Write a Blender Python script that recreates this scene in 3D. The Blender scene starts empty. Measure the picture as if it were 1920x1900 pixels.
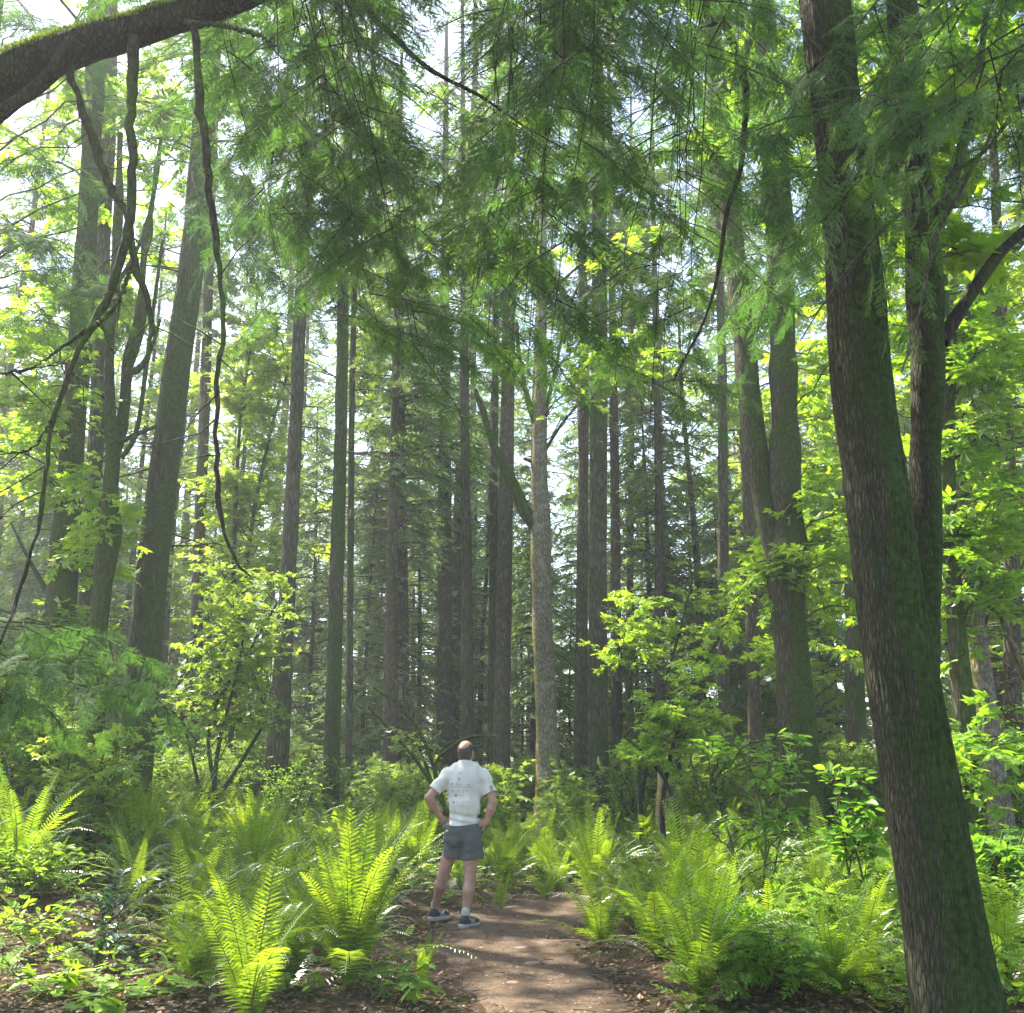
import bpy, math, random
import numpy as np
from mathutils import Vector
from mathutils.bvhtree import BVHTree

random.seed(11)
R = np.random.default_rng(11)
scene = bpy.context.scene
COL = scene.collection
rad = math.radians

# ------------------------------------------------------------------ camera, sky, sun, exposure
CAM_Z, PITCH, FPX = 1.60, rad(13.9), 1925.0
cam_d = bpy.data.cameras.new("camera")
cam = bpy.data.objects.new("camera", cam_d)
COL.objects.link(cam)
cam.location = (0, 0, CAM_Z)
cam.rotation_euler = (math.pi / 2 + PITCH, 0, 0)
cam_d.sensor_fit = 'HORIZONTAL'
cam_d.sensor_width = 36.0
cam_d.lens = 36.0 * FPX / 1920.0
cam_d.clip_end = 2000
cam_d.clip_start = 0.05
scene.camera = cam

SUN_EL, SUN_AZ = rad(56), rad(-48)          # azimuth from +Y, negative = towards -X
sun_dir = Vector((math.sin(SUN_AZ) * math.cos(SUN_EL), math.cos(SUN_AZ) * math.cos(SUN_EL), math.sin(SUN_EL)))
world = bpy.data.worlds.new("World")
scene.world = world
world.use_nodes = True
wn = world.node_tree
sky = wn.nodes.new('ShaderNodeTexSky')
sky.sky_type = 'NISHITA'
sky.sun_disc = False
sky.sun_elevation = SUN_EL
sky.sun_rotation = SUN_AZ
sky.dust_density = 1.6
sky.ozone_density = 0.4
wn.links.new(sky.outputs[0], wn.nodes['Background'].inputs[0])
wn.nodes['Background'].inputs[1].default_value = 0.135
sun_l = bpy.data.lights.new("sun", 'SUN')
sun_l.energy = 5.0
sun_l.angle = rad(0.53)
sun_l.color = (1.0, 0.93, 0.78)
sun = bpy.data.objects.new("sun", sun_l)
COL.objects.link(sun)
sun.rotation_euler = (-sun_dir).to_track_quat('-Z', 'Y').to_euler()
scene.view_settings.view_transform = 'Standard'
scene.view_settings.look = 'None'
scene.view_settings.gamma = 1
scene.view_settings.exposure = 2.05
cy = scene.cycles
cy.max_bounces = 6
cy.diffuse_bounces = 3
cy.glossy_bounces = 2
cy.transmission_bounces = 4
cy.volume_bounces = 0
cy.volume_step_rate = 1
cy.transparent_max_bounces = 6
cy.caustics_reflective = False
cy.caustics_refractive = False
cy.use_denoising = True
cy.denoiser = 'OPENIMAGEDENOISE'
cy.sample_clamp_indirect = 6
cy.use_adaptive_sampling = True
cy.adaptive_threshold = 0.02

# ------------------------------------------------------------------ helpers
SP, CP = math.sin(PITCH), math.cos(PITCH)


def P(px, py, D):
    u = (px - 960.0) / FPX
    v = (950.0 - py) / FPX
    k = D / (CP - v * SP)
    return np.array([u * k, D, CAM_Z + (SP + v * CP) * k])


def mpp(py, D):                       # metres per photo pixel at depth D
    v = (950.0 - py) / FPX
    return D / (CP - v * SP) / FPX


def sstep(a, b, x):
    t = np.clip((x - a) / (b - a), 0, 1)
    return t * t * (3 - 2 * t)


def vnoise(p, seed=0):                # value noise, p (N,3) -> (N,) in -1..1
    p = np.asarray(p, dtype=np.float64)
    i = np.floor(p).astype(np.int64)
    f = p - i
    f = f * f * (3 - 2 * f)

    def h(ix, iy, iz):
        n = (ix * 374761393 + iy * 668265263 + iz * 2147483647 + seed * 974711) & 0x7fffffff
        n = ((n ^ (n >> 13)) * 1274126177) & 0x7fffffff
        n = n ^ (n >> 16)
        return (n & 0xffff) / 32767.5 - 1.0
    x, y, z = i[:, 0], i[:, 1], i[:, 2]
    c = 0
    for dx in (0, 1):
        wx = f[:, 0] if dx else 1 - f[:, 0]
        for dy in (0, 1):
            wy = f[:, 1] if dy else 1 - f[:, 1]
            for dz in (0, 1):
                wz = f[:, 2] if dz else 1 - f[:, 2]
                c = c + wx * wy * wz * h(x + dx, y + dy, z + dz)
    return c


PATH = np.array([(0.75, -3), (0.62, 3), (0.42, 6), (0.27, 7.3), (0.03, 9.0), (-0.12, 10.4), (0.05, 11.6), (0.7, 12.8), (1.7, 13.8), (3.2, 14.8), (6, 16)])
PATHW = np.array([0.55, 0.55, 0.55, 0.54, 0.60, 0.68, 0.74, 0.70, 0.58, 0.55, 0.5])


def path_dist(x, y):
    x = np.atleast_1d(np.asarray(x, float)); y = np.atleast_1d(np.asarray(y, float))
    best = np.full(x.shape, 1e9)
    for k in range(len(PATH) - 1):
        a, b = PATH[k], PATH[k + 1]
        d = b - a
        t = np.clip(((x - a[0]) * d[0] + (y - a[1]) * d[1]) / (d @ d), 0, 1)
        w = PATHW[k] * (1 - t) + PATHW[k + 1] * t
        q = np.hypot(x - a[0] - d[0] * t, y - a[1] - d[1] * t) - w
        best = np.minimum(best, q)
    return best


def G(x, y):
    x = np.atleast_1d(np.asarray(x, float)); y = np.atleast_1d(np.asarray(y, float))
    z = -0.030 * np.clip(y - 12.5, 0, None) * (1 - 0.5 * sstep(-3, -8, x))
    z = z - 0.22 * np.clip(y - 33, 0, 42)
    z = z + 0.30 * sstep(-2.0, -5.5, x) * sstep(7, 11, y) * (1 - sstep(30, 40, y))
    z = z + 0.12 * sstep(1.8, 4.5, x) * sstep(6, 9, y) * (1 - sstep(20, 30, y))
    q = path_dist(x, y)
    off = sstep(0.0, 0.9, q)
    n = vnoise(np.stack([x * 0.7, y * 0.7, x * 0], -1), 3) * 0.07 + vnoise(np.stack([x * 2.7, y * 2.7, x * 0], -1), 5) * 0.025
    z = z + n * (0.12 + 0.88 * off) + 0.06 * off - 0.02
    return z


def g1(x, y):
    return float(G(x, y)[0])


def ground_px(px, py):
    lo, hi = 3.0, 60.0
    for D in np.arange(4.0, 60.0, 0.25):
        p = P(px, py, D)
        if p[2] <= g1(p[0], p[1]):
            return p
    return P(px, py, 40)


def nrm(a):
    a = np.asarray(a, float)
    return a / (np.linalg.norm(a, axis=-1, keepdims=True) + 1e-12)


class MB:
    def __init__(s, wood=0):
        s.v = []; s.f = []; s.n = 0; s.wood = wood

    def add(s, V, F, mat=None):
        mat = s.wood if mat is None else mat
        V = np.asarray(V, np.float32).reshape(-1, 3)
        if isinstance(F, dict):
            F = list(F.values())
        elif not isinstance(F, list):
            F = [F]
        for a in F:
            a = np.asarray(a, np.int64)
            if a.size:
                s.f.append((a + s.n, mat))
        s.v.append(V); s.n += len(V)

    def inst(s, T, M, t, mat=0):     # T=(V,[F..]); M (K,3,3); t (K,3)
        V, Fs = T
        K = len(t)
        if K == 0:
            return
        W = np.einsum('kij,nj->kni', M, V) + np.asarray(t)[:, None, :]
        n = len(V)
        off = (np.arange(K) * n)[:, None, None]
        s.add(W.reshape(-1, 3), [(np.asarray(F)[None] + off).reshape(-1, np.asarray(F).shape[1]) for F in Fs], mat)

    def mesh(s, name, mats, smooth=False):
        me = bpy.data.meshes.new(name)
        V = np.concatenate(s.v) if s.v else np.zeros((0, 3), np.float32)
        me.vertices.add(len(V)); me.vertices.foreach_set('co', V.ravel())
        loops = np.concatenate([a.ravel() for a, _ in s.f])
        tot = np.concatenate([np.full(len(a), a.shape[1]) for a, _ in s.f])
        mi = np.concatenate([np.full(len(a), m) for a, m in s.f])
        st = np.concatenate([[0], np.cumsum(tot)[:-1]])
        me.loops.add(len(loops)); me.loops.foreach_set('vertex_index', loops.astype(np.int32))
        me.polygons.add(len(tot)); me.polygons.foreach_set('loop_start', st.astype(np.int32))
        me.polygons.foreach_set('material_index', mi.astype(np.int32))
        me.polygons.foreach_set('use_smooth', np.full(len(tot), bool(smooth)))
        for m in (mats if isinstance(mats, (list, tuple)) else [mats]):
            me.materials.append(m)
        me.update(calc_edges=True)
        return me

    def build(s, name, mats, parent=None, smooth=False):
        o = bpy.data.objects.new(name, s.mesh(name, mats, smooth))
        COL.objects.link(o)
        if parent is not None:
            o.parent = parent
            o.matrix_parent_inverse = parent.matrix_basis.inverted()
        return o


def thing(name, label, cat, loc=(0, 0, 0), group=None):
    o = bpy.data.objects.new(name, None)
    o.empty_display_size = 0.2
    COL.objects.link(o)
    o.location = Vector([float(c) for c in loc])
    return tag(o, label, cat, group)


def tag(o, label, cat, group=None):
    o['label'] = label; o['category'] = cat
    if group:
        o['group'] = group
    return o


def structure(o):
    o['kind'] = 'structure'
    return o


def stuff(o, label, cat):
    o['kind'] = 'stuff'; o['label'] = label; o['category'] = cat
    return o


def catmull(pts, n):
    pts = np.asarray(pts, float)
    if len(pts) == 2:
        t = np.linspace(0, 1, n)[:, None]
        return pts[0] * (1 - t) + pts[1] * t
    p = np.vstack([2 * pts[0] - pts[1], pts, 2 * pts[-1] - pts[-2]])
    seg = np.linalg.norm(np.diff(pts[:, :3], axis=0), axis=1)
    cum = np.concatenate([[0], np.cumsum(seg)])
    q = np.linspace(0, cum[-1], n)
    i = np.clip(np.searchsorted(cum, q, side='right') - 1, 0, len(pts) - 2)
    t = ((q - cum[i]) / np.maximum(seg[i], 1e-9))[:, None]
    a, b, c, d = p[i], p[i + 1], p[i + 2], p[i + 3]
    return 0.5 * (2 * b + (c - a) * t + (2 * a - 5 * b + 4 * c - d) * t ** 2 + (3 * b - a - 3 * c + d) * t ** 3)


def tube(pts, rad_, seg=8, disp=None, cap=True):
    pts = np.asarray(pts, float); rad_ = np.asarray(rad_, float)
    n = len(pts)
    T = np.gradient(pts, axis=0); T = nrm(T)
    ref = np.array([0, 1.0, 0]) if abs(T[0][1]) < 0.9 else np.array([1.0, 0, 0])
    N = np.zeros_like(T)
    v = ref - T[0] * (ref @ T[0]); N[0] = nrm(v)
    for k in range(1, n):
        v = N[k - 1] - T[k] * (N[k - 1] @ T[k]); N[k] = nrm(v)
    B = np.cross(T, N)
    a = np.linspace(0, 2 * np.pi, seg, endpoint=False)
    rr = np.repeat(rad_[:, None], seg, 1)
    V = pts[:, None] + (N[:, None] * np.cos(a)[None, :, None] + B[:, None] * np.sin(a)[None, :, None]) * rr[..., None]
    if disp is not None:
        V = V + (N[:, None] * np.cos(a)[None, :, None] + B[:, None] * np.sin(a)[None, :, None]) * disp(V.reshape(-1, 3), np.tile(a, n), np.repeat(np.arange(n), seg)).reshape(n, seg)[..., None]
    i = np.arange(n - 1)[:, None] * seg
    j = np.arange(seg)[None]; j2 = (j + 1) % seg
    F = np.stack([i + j, i + j2, i + seg + j2, i + seg + j], -1).reshape(-1, 4)
    Fs = [F]
    V = V.reshape(-1, 3)
    if cap:
        V = np.vstack([V, pts[-1] + T[-1] * rad_[-1] * 0.6])
        e = (n - 1) * seg
        Fs.append(np.stack([e + np.arange(seg), e + (np.arange(seg) + 1) % seg, np.full(seg, n * seg)], -1))
    return V, Fs


def frames(d, nrm_hint):              # columns side, dir, normal
    d = nrm(d)
    x = nrm(np.cross(d, nrm_hint))
    z = np.cross(x, d)
    return np.stack([x, d, z], -1)


def rvec(n, s=1.0):
    return R.normal(0, s, (n, 3))


# ------------------------------------------------------------------ materials
def new_mat(name):
    m = bpy.data.materials.new(name)
    m.use_nodes = True
    nt = m.node_tree
    nt.nodes.clear()
    out = nt.nodes.new('ShaderNodeOutputMaterial')
    return m, nt, out


def node(nt, t, **kw):
    n = nt.nodes.new(t)
    for k, v in kw.items():
        if k.startswith('i_'):
            n.inputs[k[2:]].default_value = v
        else:
            setattr(n, k, v)
    return n


def mix_rgb(nt, fac, a, b, blend='MIX'):
    n = nt.nodes.new('ShaderNodeMix')
    n.data_type = 'RGBA'
    n.blend_type = blend
    for sock, val in ((n.inputs[0], fac), (n.inputs[6], a), (n.inputs[7], b)):
        if hasattr(val, 'links') or hasattr(val, 'is_linked'):
            nt.links.new(val, sock)
        elif isinstance(val, (tuple, list)):
            sock.default_value = tuple(val) + ((1,) if len(val) == 3 else ())
        else:
            sock.default_value = val
    return n.outputs[2]


def ramp(nt, src, stops):
    r = nt.nodes.new('ShaderNodeValToRGB')
    while len(r.color_ramp.elements) < len(stops):
        r.color_ramp.elements.new(0.5)
    for e, (p, c) in zip(r.color_ramp.elements, stops):
        e.position = p
        e.color = tuple(c) + (1,) if len(c) == 3 else c
    nt.links.new(src, r.inputs[0])
    return r.outputs[0]


def leaf_mat(name, ca, cb, ta, tb, gloss=0.025, rough=0.45, patch=None):
    """leaf blade: ca..cb reflected colour range, ta..tb transmitted colour range (varies per leaf)."""
    m, nt, out = new_mat(name)
    geo = node(nt, 'ShaderNodeNewGeometry')
    tc = node(nt, 'ShaderNodeTexCoord')
    nz = node(nt, 'ShaderNodeTexNoise', i_Scale=0.9, i_Detail=2.0)
    nt.links.new(tc.outputs['Object'], nz.inputs['Vector'])
    ad = node(nt, 'ShaderNodeMath', operation='ADD')
    mu = node(nt, 'ShaderNodeMath', operation='MULTIPLY'); mu.inputs[1].default_value = 0.55
    nt.links.new(geo.outputs['Random Per Island'], mu.inputs[0])
    mu2 = node(nt, 'ShaderNodeMath', operation='MULTIPLY_ADD'); mu2.inputs[1].default_value = 1.6; mu2.inputs[2].default_value = -0.55
    nt.links.new(nz.outputs[0], mu2.inputs[0])
    nt.links.new(mu.outputs[0], ad.inputs[0]); nt.links.new(mu2.outputs[0], ad.inputs[1])
    oi = node(nt, 'ShaderNodeObjectInfo')
    a2 = node(nt, 'ShaderNodeMath', operation='MULTIPLY_ADD'); a2.inputs[1].default_value = 0.6; a2.use_clamp = True
    ad2 = node(nt, 'ShaderNodeMath', operation='ADD'); ad2.inputs[1].default_value = -0.28
    nt.links.new(ad.outputs[0], ad2.inputs[0])
    nt.links.new(oi.outputs['Random'], a2.inputs[0]); nt.links.new(ad2.outputs[0], a2.inputs[2])
    f = a2.outputs[0]
    dif = node(nt, 'ShaderNodeBsdfDiffuse')
    tra = node(nt, 'ShaderNodeBsdfTranslucent')
    nt.links.new(mix_rgb(nt, f, ca, cb), dif.inputs[0])
    nt.links.new(mix_rgb(nt, f, ta, tb), tra.inputs[0])
    add = node(nt, 'ShaderNodeAddShader')
    nt.links.new(dif.outputs[0], add.inputs[0]); nt.links.new(tra.outputs[0], add.inputs[1])
    gl = node(nt, 'ShaderNodeBsdfGlossy'); gl.inputs['Roughness'].default_value = rough
    gl.inputs[0].default_value = (1, 1, 1, 1)
    lw = node(nt, 'ShaderNodeFresnel'); lw.inputs[0].default_value = 1.4
    sc = node(nt, 'ShaderNodeMath', operation='MULTIPLY'); sc.inputs[1].default_value = gloss * 14
    nt.links.new(lw.outputs[0], sc.inputs[0]); sc.use_clamp = True
    mx = node(nt, 'ShaderNodeMixShader')
    nt.links.new(sc.outputs[0], mx.inputs[0]); nt.links.new(add.outputs[0], mx.inputs[1]); nt.links.new(gl.outputs[0], mx.inputs[2])
    nt.links.new(mx.outputs[0], out.inputs[0])
    return m


def bark_mat(name, dark, light, moss=(0.06, 0.10, 0.015), moss_amt=0.3, side=0.0, sc=9.0, zst=0.18, bump=0.7, lichen=0.0):
    m, nt, out = new_mat(name)
    tc = node(nt, 'ShaderNodeTexCoord')
    mp = node(nt, 'ShaderNodeMapping'); mp.inputs['Scale'].default_value = (sc, sc, sc * zst)
    nt.links.new(tc.outputs['Object'], mp.inputs['Vector'])
    n1 = node(nt, 'ShaderNodeTexNoise', i_Scale=2.2, i_Detail=6.0, i_Roughness=0.65)
    nt.links.new(mp.outputs[0], n1.inputs['Vector'])
    vo = node(nt, 'ShaderNodeTexVoronoi', i_Scale=2.4); vo.feature = 'DISTANCE_TO_EDGE'
    nt.links.new(mp.outputs[0], vo.inputs['Vector'])
    vr = node(nt, 'ShaderNodeMapRange'); vr.inputs[2].default_value = 0.35
    nt.links.new(vo.outputs[0], vr.inputs[0])
    mm = node(nt, 'ShaderNodeMath', operation='MULTIPLY')
    nt.links.new(n1.outputs[0], mm.inputs[0]); nt.links.new(vr.outputs[0], mm.inputs[1])
    col = ramp(nt, n1.outputs[0], [(0.3, dark), (0.7, light)])
    col = mix_rgb(nt, vr.outputs[0], tuple(c * 0.6 for c in dark), col)
    if lichen > 0:
        nl = node(nt, 'ShaderNodeTexNoise', i_Scale=7.0, i_Detail=6.0)
        nt.links.new(tc.outputs['Object'], nl.inputs['Vector'])
        lf = ramp(nt, nl.outputs[0], [(0.52, (0, 0, 0)), (0.62, (lichen,) * 3)])
        col = mix_rgb(nt, lf, col, (0.42, 0.42, 0.36))
    n2 = node(nt, 'ShaderNodeTexNoise', i_Scale=1.3, i_Detail=6.0, i_Roughness=0.7)
    nt.links.new(tc.outputs['Object'], n2.inputs['Vector'])
    geo = node(nt, 'ShaderNodeNewGeometry')
    dp = node(nt, 'ShaderNodeVectorMath', operation='DOT_PRODUCT')
    dp.inputs[1].default_value = (0.7, -0.45, 0.35)
    nt.links.new(geo.outputs['Normal'], dp.inputs[0])
    ma = node(nt, 'ShaderNodeMath', operation='MULTIPLY_ADD'); ma.inputs[1].default_value = side
    nt.links.new(dp.outputs['Value'], ma.inputs[0]); nt.links.new(n2.outputs[0], ma.inputs[2])
    mf = ramp(nt, ma.outputs[0], [(max(0.0, 0.62 - moss_amt * 0.5), (0, 0, 0)), (min(1.0, 0.80 - moss_amt * 0.5), (1, 1, 1))])
    nm = node(nt, 'ShaderNodeTexNoise', i_Scale=25.0, i_Detail=3.0)
    nt.links.new(tc.outputs['Object'], nm.inputs['Vector'])
    mossc = ramp(nt, nm.outputs[0], [(0.3, tuple(c * 0.55 for c in moss)), (0.7, tuple(min(1, c * 1.5) for c in moss))])
    col = mix_rgb(nt, mf, col, mossc)
    bs = node(nt, 'ShaderNodeBsdfPrincipled')
    bs.inputs['Roughness'].default_value = 0.92
    bs.inputs['Specular IOR Level'].default_value = 0.2
    nt.links.new(col, bs.inputs['Base Color'])
    bp = node(nt, 'ShaderNodeBump', i_Strength=bump, i_Distance=0.05)
    nt.links.new(mm.outputs[0], bp.inputs['Height'])
    nt.links.new(bp.outputs[0], bs.inputs['Normal'])
    nt.links.new(bs.outputs[0], out.inputs[0])
    return m


def plain(name, col, rough=0.8, noise=0.0, nsc=20.0, spec=0.3, bump=0.0):
    m, nt, out = new_mat(name)
    bs = node(nt, 'ShaderNodeBsdfPrincipled')
    bs.inputs['Roughness'].default_value = rough
    bs.inputs['Specular IOR Level'].default_value = spec
    if noise > 0 or bump > 0:
        tc = node(nt, 'ShaderNodeTexCoord')
        nz = node(nt, 'ShaderNodeTexNoise', i_Scale=nsc, i_Detail=4.0)
        nt.links.new(tc.outputs['Object'], nz.inputs['Vector'])
        c = ramp(nt, nz.outputs[0], [(0.3, tuple(x * (1 - noise) for x in col)), (0.7, tuple(min(1, x * (1 + noise)) for x in col))])
        nt.links.new(c, bs.inputs['Base Color'])
        if bump:
            bp = node(nt, 'ShaderNodeBump', i_Strength=bump, i_Distance=0.02)
            nt.links.new(nz.outputs[0], bp.inputs['Height']); nt.links.new(bp.outputs[0], bs.inputs['Normal'])
    else:
        bs.inputs['Base Color'].default_value = (*col, 1)
    nt.links.new(bs.outputs[0], out.inputs[0])
    return m


M = {}
M['cedar'] = leaf_mat('cedar_leaf', (0.020, 0.050, 0.016), (0.044, 0.084, 0.026), (0.028, 0.085, 0.012), (0.080, 0.160, 0.018), 0.008, 0.55)
M['fir'] = leaf_mat('fir_needles', (0.048, 0.090, 0.020), (0.095, 0.145, 0.034), (0.065, 0.12, 0.010), (0.13, 0.18, 0.016), 0.015, 0.5)
M['hemlock'] = leaf_mat('hemlock_needles', (0.085, 0.125, 0.05), (0.145, 0.185, 0.085), (0.09, 0.15, 0.03), (0.14, 0.20, 0.045), 0.02, 0.5)
M['fardark'] = leaf_mat('far_needles', (0.040, 0.085, 0.018), (0.085, 0.135, 0.032), (0.055, 0.11, 0.010), (0.12, 0.17, 0.016), 0.015, 0.5)
M['maple'] = leaf_mat('maple_leaf', (0.057, 0.120, 0.010), (0.098, 0.170, 0.016), (0.161, 0.300, 0.008), (0.299, 0.420, 0.016), 0.022, 0.45)
M['vine'] = leaf_mat('vine_maple_leaf', (0.069, 0.120, 0.016), (0.115, 0.170, 0.024), (0.196, 0.300, 0.016), (0.322, 0.400, 0.032), 0.022, 0.45)
M['shrub'] = leaf_mat('shrub_leaf', (0.048, 0.110, 0.012), (0.096, 0.160, 0.020), (0.120, 0.260, 0.010), (0.240, 0.360, 0.016), 0.022, 0.4)
M['huckle'] = leaf_mat('huckleberry_leaf', (0.054, 0.100, 0.020), (0.108, 0.150, 0.032), (0.120, 0.200, 0.016), (0.204, 0.280, 0.024), 0.022, 0.45)
M['fern'] = leaf_mat('fern_frond', (0.052, 0.110, 0.010), (0.098, 0.150, 0.014), (0.138, 0.250, 0.008), (0.287, 0.360, 0.013), 0.011, 0.5)
M['fern2'] = leaf_mat('fern_frond_old', (0.036, 0.075, 0.012), (0.072, 0.115, 0.018), (0.084, 0.160, 0.008), (0.180, 0.250, 0.013), 0.011, 0.5)
M['mahonia'] = leaf_mat('mahonia_leaf', (0.02, 0.06, 0.02), (0.04, 0.09, 0.03), (0.02, 0.06, 0.01), (0.04, 0.09, 0.01), 0.10, 0.2)
M['moss'] = leaf_mat('moss_tuft', (0.06, 0.09, 0.012), (0.10, 0.13, 0.02), (0.08, 0.12, 0.01), (0.12, 0.15, 0.02), 0.0)
M['litter'] = leaf_mat('dry_leaf', (0.10, 0.055, 0.03), (0.30, 0.19, 0.10), (0.02, 0.01, 0.005), (0.06, 0.03, 0.01), 0.03)
M['deadfrond'] = leaf_mat('dead_frond', (0.06, 0.036, 0.018), (0.15, 0.095, 0.045), (0.04, 0.022, 0.008), (0.08, 0.045, 0.015), 0.03)
M['bark_big'] = bark_mat('maple_bark_big', (0.0506, 0.0485, 0.0272), (0.1426, 0.1339, 0.0784), moss=(0.042, 0.070, 0.013), moss_amt=0.26, side=0.38, sc=24, zst=0.16, bump=0.7)
M['bark_maple'] = bark_mat('maple_bark', (0.0598, 0.0563, 0.0320), (0.1840, 0.1746, 0.1000), moss=(0.052, 0.082, 0.013), moss_amt=0.36, side=0.25, sc=10, zst=0.2)
M['bark_pale'] = bark_mat('pale_maple_bark', (0.20, 0.165, 0.115), (0.46, 0.40, 0.29), moss=(0.17, 0.15, 0.035), moss_amt=0.34, side=-0.15, sc=12, zst=0.3, lichen=0.35)
M['bark_fir'] = bark_mat('fir_bark', (0.0782, 0.0727, 0.0464), (0.2300, 0.2182, 0.1400), moss=(0.06, 0.08, 0.02), moss_amt=0.10, side=0.15, sc=8, zst=0.15)
M['bark_firmoss'] = bark_mat('mossy_fir_bark', (0.0690, 0.0660, 0.0384), (0.1932, 0.1843, 0.1080), moss=(0.06, 0.088, 0.02), moss_amt=0.30, side=0.22, sc=8, zst=0.15)
M['bark_red'] = bark_mat('hemlock_bark', (0.0874, 0.0727, 0.0448), (0.2392, 0.2037, 0.1280), moss_amt=0.0, side=0.05, sc=9, zst=0.2)
M['bark_dark'] = bark_mat('dark_limb_bark', (0.022, 0.02, 0.015), (0.075, 0.066, 0.05), moss=(0.05, 0.06, 0.015), moss_amt=0.16, side=0.1, sc=14, zst=0.3)
M['twig'] = bark_mat('twig_bark', (0.04, 0.032, 0.024), (0.10, 0.08, 0.06), moss_amt=0.25, side=0.1, sc=12, zst=0.3, bump=0.4)
M['deadtwig'] = bark_mat('dead_twig_bark', (0.10, 0.08, 0.06), (0.24, 0.20, 0.16), moss_amt=0.05, side=0.05, sc=12, zst=0.3, bump=0.4)
M['greenstem'] = plain('green_stem', (0.07, 0.09, 0.02), 0.6, 0.3)
M['fernstem'] = plain('fern_rachis', (0.12, 0.13, 0.03), 0.6, 0.3)


def ground_mat():
    m, nt, out = new_mat('forest_floor')
    tc = node(nt, 'ShaderNodeTexCoord')
    n1 = node(nt, 'ShaderNodeTexNoise', i_Scale=1.2, i_Detail=8.0, i_Roughness=0.7)
    n2 = node(nt, 'ShaderNodeTexNoise', i_Scale=28.0, i_Detail=6.0, i_Roughness=0.75)
    vo = node(nt, 'ShaderNodeTexVoronoi', i_Scale=45.0)
    for n in (n1, n2, vo):
        nt.links.new(tc.outputs['Object'], n.inputs['Vector'])
    c = ramp(nt, n2.outputs[0], [(0.25, (0.03, 0.02, 0.014)), (0.5, (0.075, 0.05, 0.034)), (0.75, (0.17, 0.12, 0.08))])
    c2 = mix_rgb(nt, 0.45, c, vo.outputs['Color'], 'SOFT_LIGHT')
    mf = ramp(nt, n1.outputs[0], [(0.5, (0, 0, 0)), (0.62, (0.8, 0.8, 0.8))])
    c3 = mix_rgb(nt, mf, c2, (0.045, 0.06, 0.015))
    bs = node(nt, 'ShaderNodeBsdfPrincipled'); bs.inputs['Roughness'].default_value = 0.95
    bs.inputs['Specular IOR Level'].default_value = 0.15
    nt.links.new(c3, bs.inputs['Base Color'])
    bp = node(nt, 'ShaderNodeBump', i_Strength=0.9, i_Distance=0.04)
    nt.links.new(n2.outputs[0], bp.inputs['Height']); nt.links.new(bp.outputs[0], bs.inputs['Normal'])
    nt.links.new(bs.outputs[0], out.inputs[0])
    return m


def path_mat():
    m, nt, out = new_mat('trodden_dirt')
    tc = node(nt, 'ShaderNodeTexCoord')
    n1 = node(nt, 'ShaderNodeTexNoise', i_Scale=2.0, i_Detail=6.0, i_Roughness=0.6)
    n2 = node(nt, 'ShaderNodeTexNoise', i_Scale=60.0, i_Detail=5.0, i_Roughness=0.7)
    n3 = node(nt, 'ShaderNodeTexNoise', i_Scale=14.0, i_Detail=5.0, i_Roughness=0.7)
    for n in (n1, n2, n3):
        nt.links.new(tc.outputs['Object'], n.inputs['Vector'])
    c = ramp(nt, n1.outputs[0], [(0.3, (0.115, 0.080, 0.056)), (0.7, (0.20, 0.145, 0.105))])
    d = ramp(nt, n2.outputs[0], [(0.35, (0.35, 0.33, 0.32)), (0.5, (0.9, 0.9, 0.9)), (0.7, (1.3, 1.25, 1.2))])
    c = mix_rgb(nt, 0.85, c, d, 'MULTIPLY')
    e = ramp(nt, n3.outputs[0], [(0.35, (0.55, 0.5, 0.46)), (0.55, (1, 1, 1))])
    c = mix_rgb(nt, 0.8, c, e, 'MULTIPLY')
    bs = node(nt, 'ShaderNodeBsdfPrincipled'); bs.inputs['Roughness'].default_value = 0.95
    bs.inputs['Specular IOR Level'].default_value = 0.15
    nt.links.new(c, bs.inputs['Base Color'])
    bp = node(nt, 'ShaderNodeBump', i_Strength=0.8, i_Distance=0.02)
    nt.links.new(n2.outputs[0], bp.inputs['Height']); nt.links.new(bp.outputs[0], bs.inputs['Normal'])
    nt.links.new(bs.outputs[0], out.inputs[0])
    return m


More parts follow.
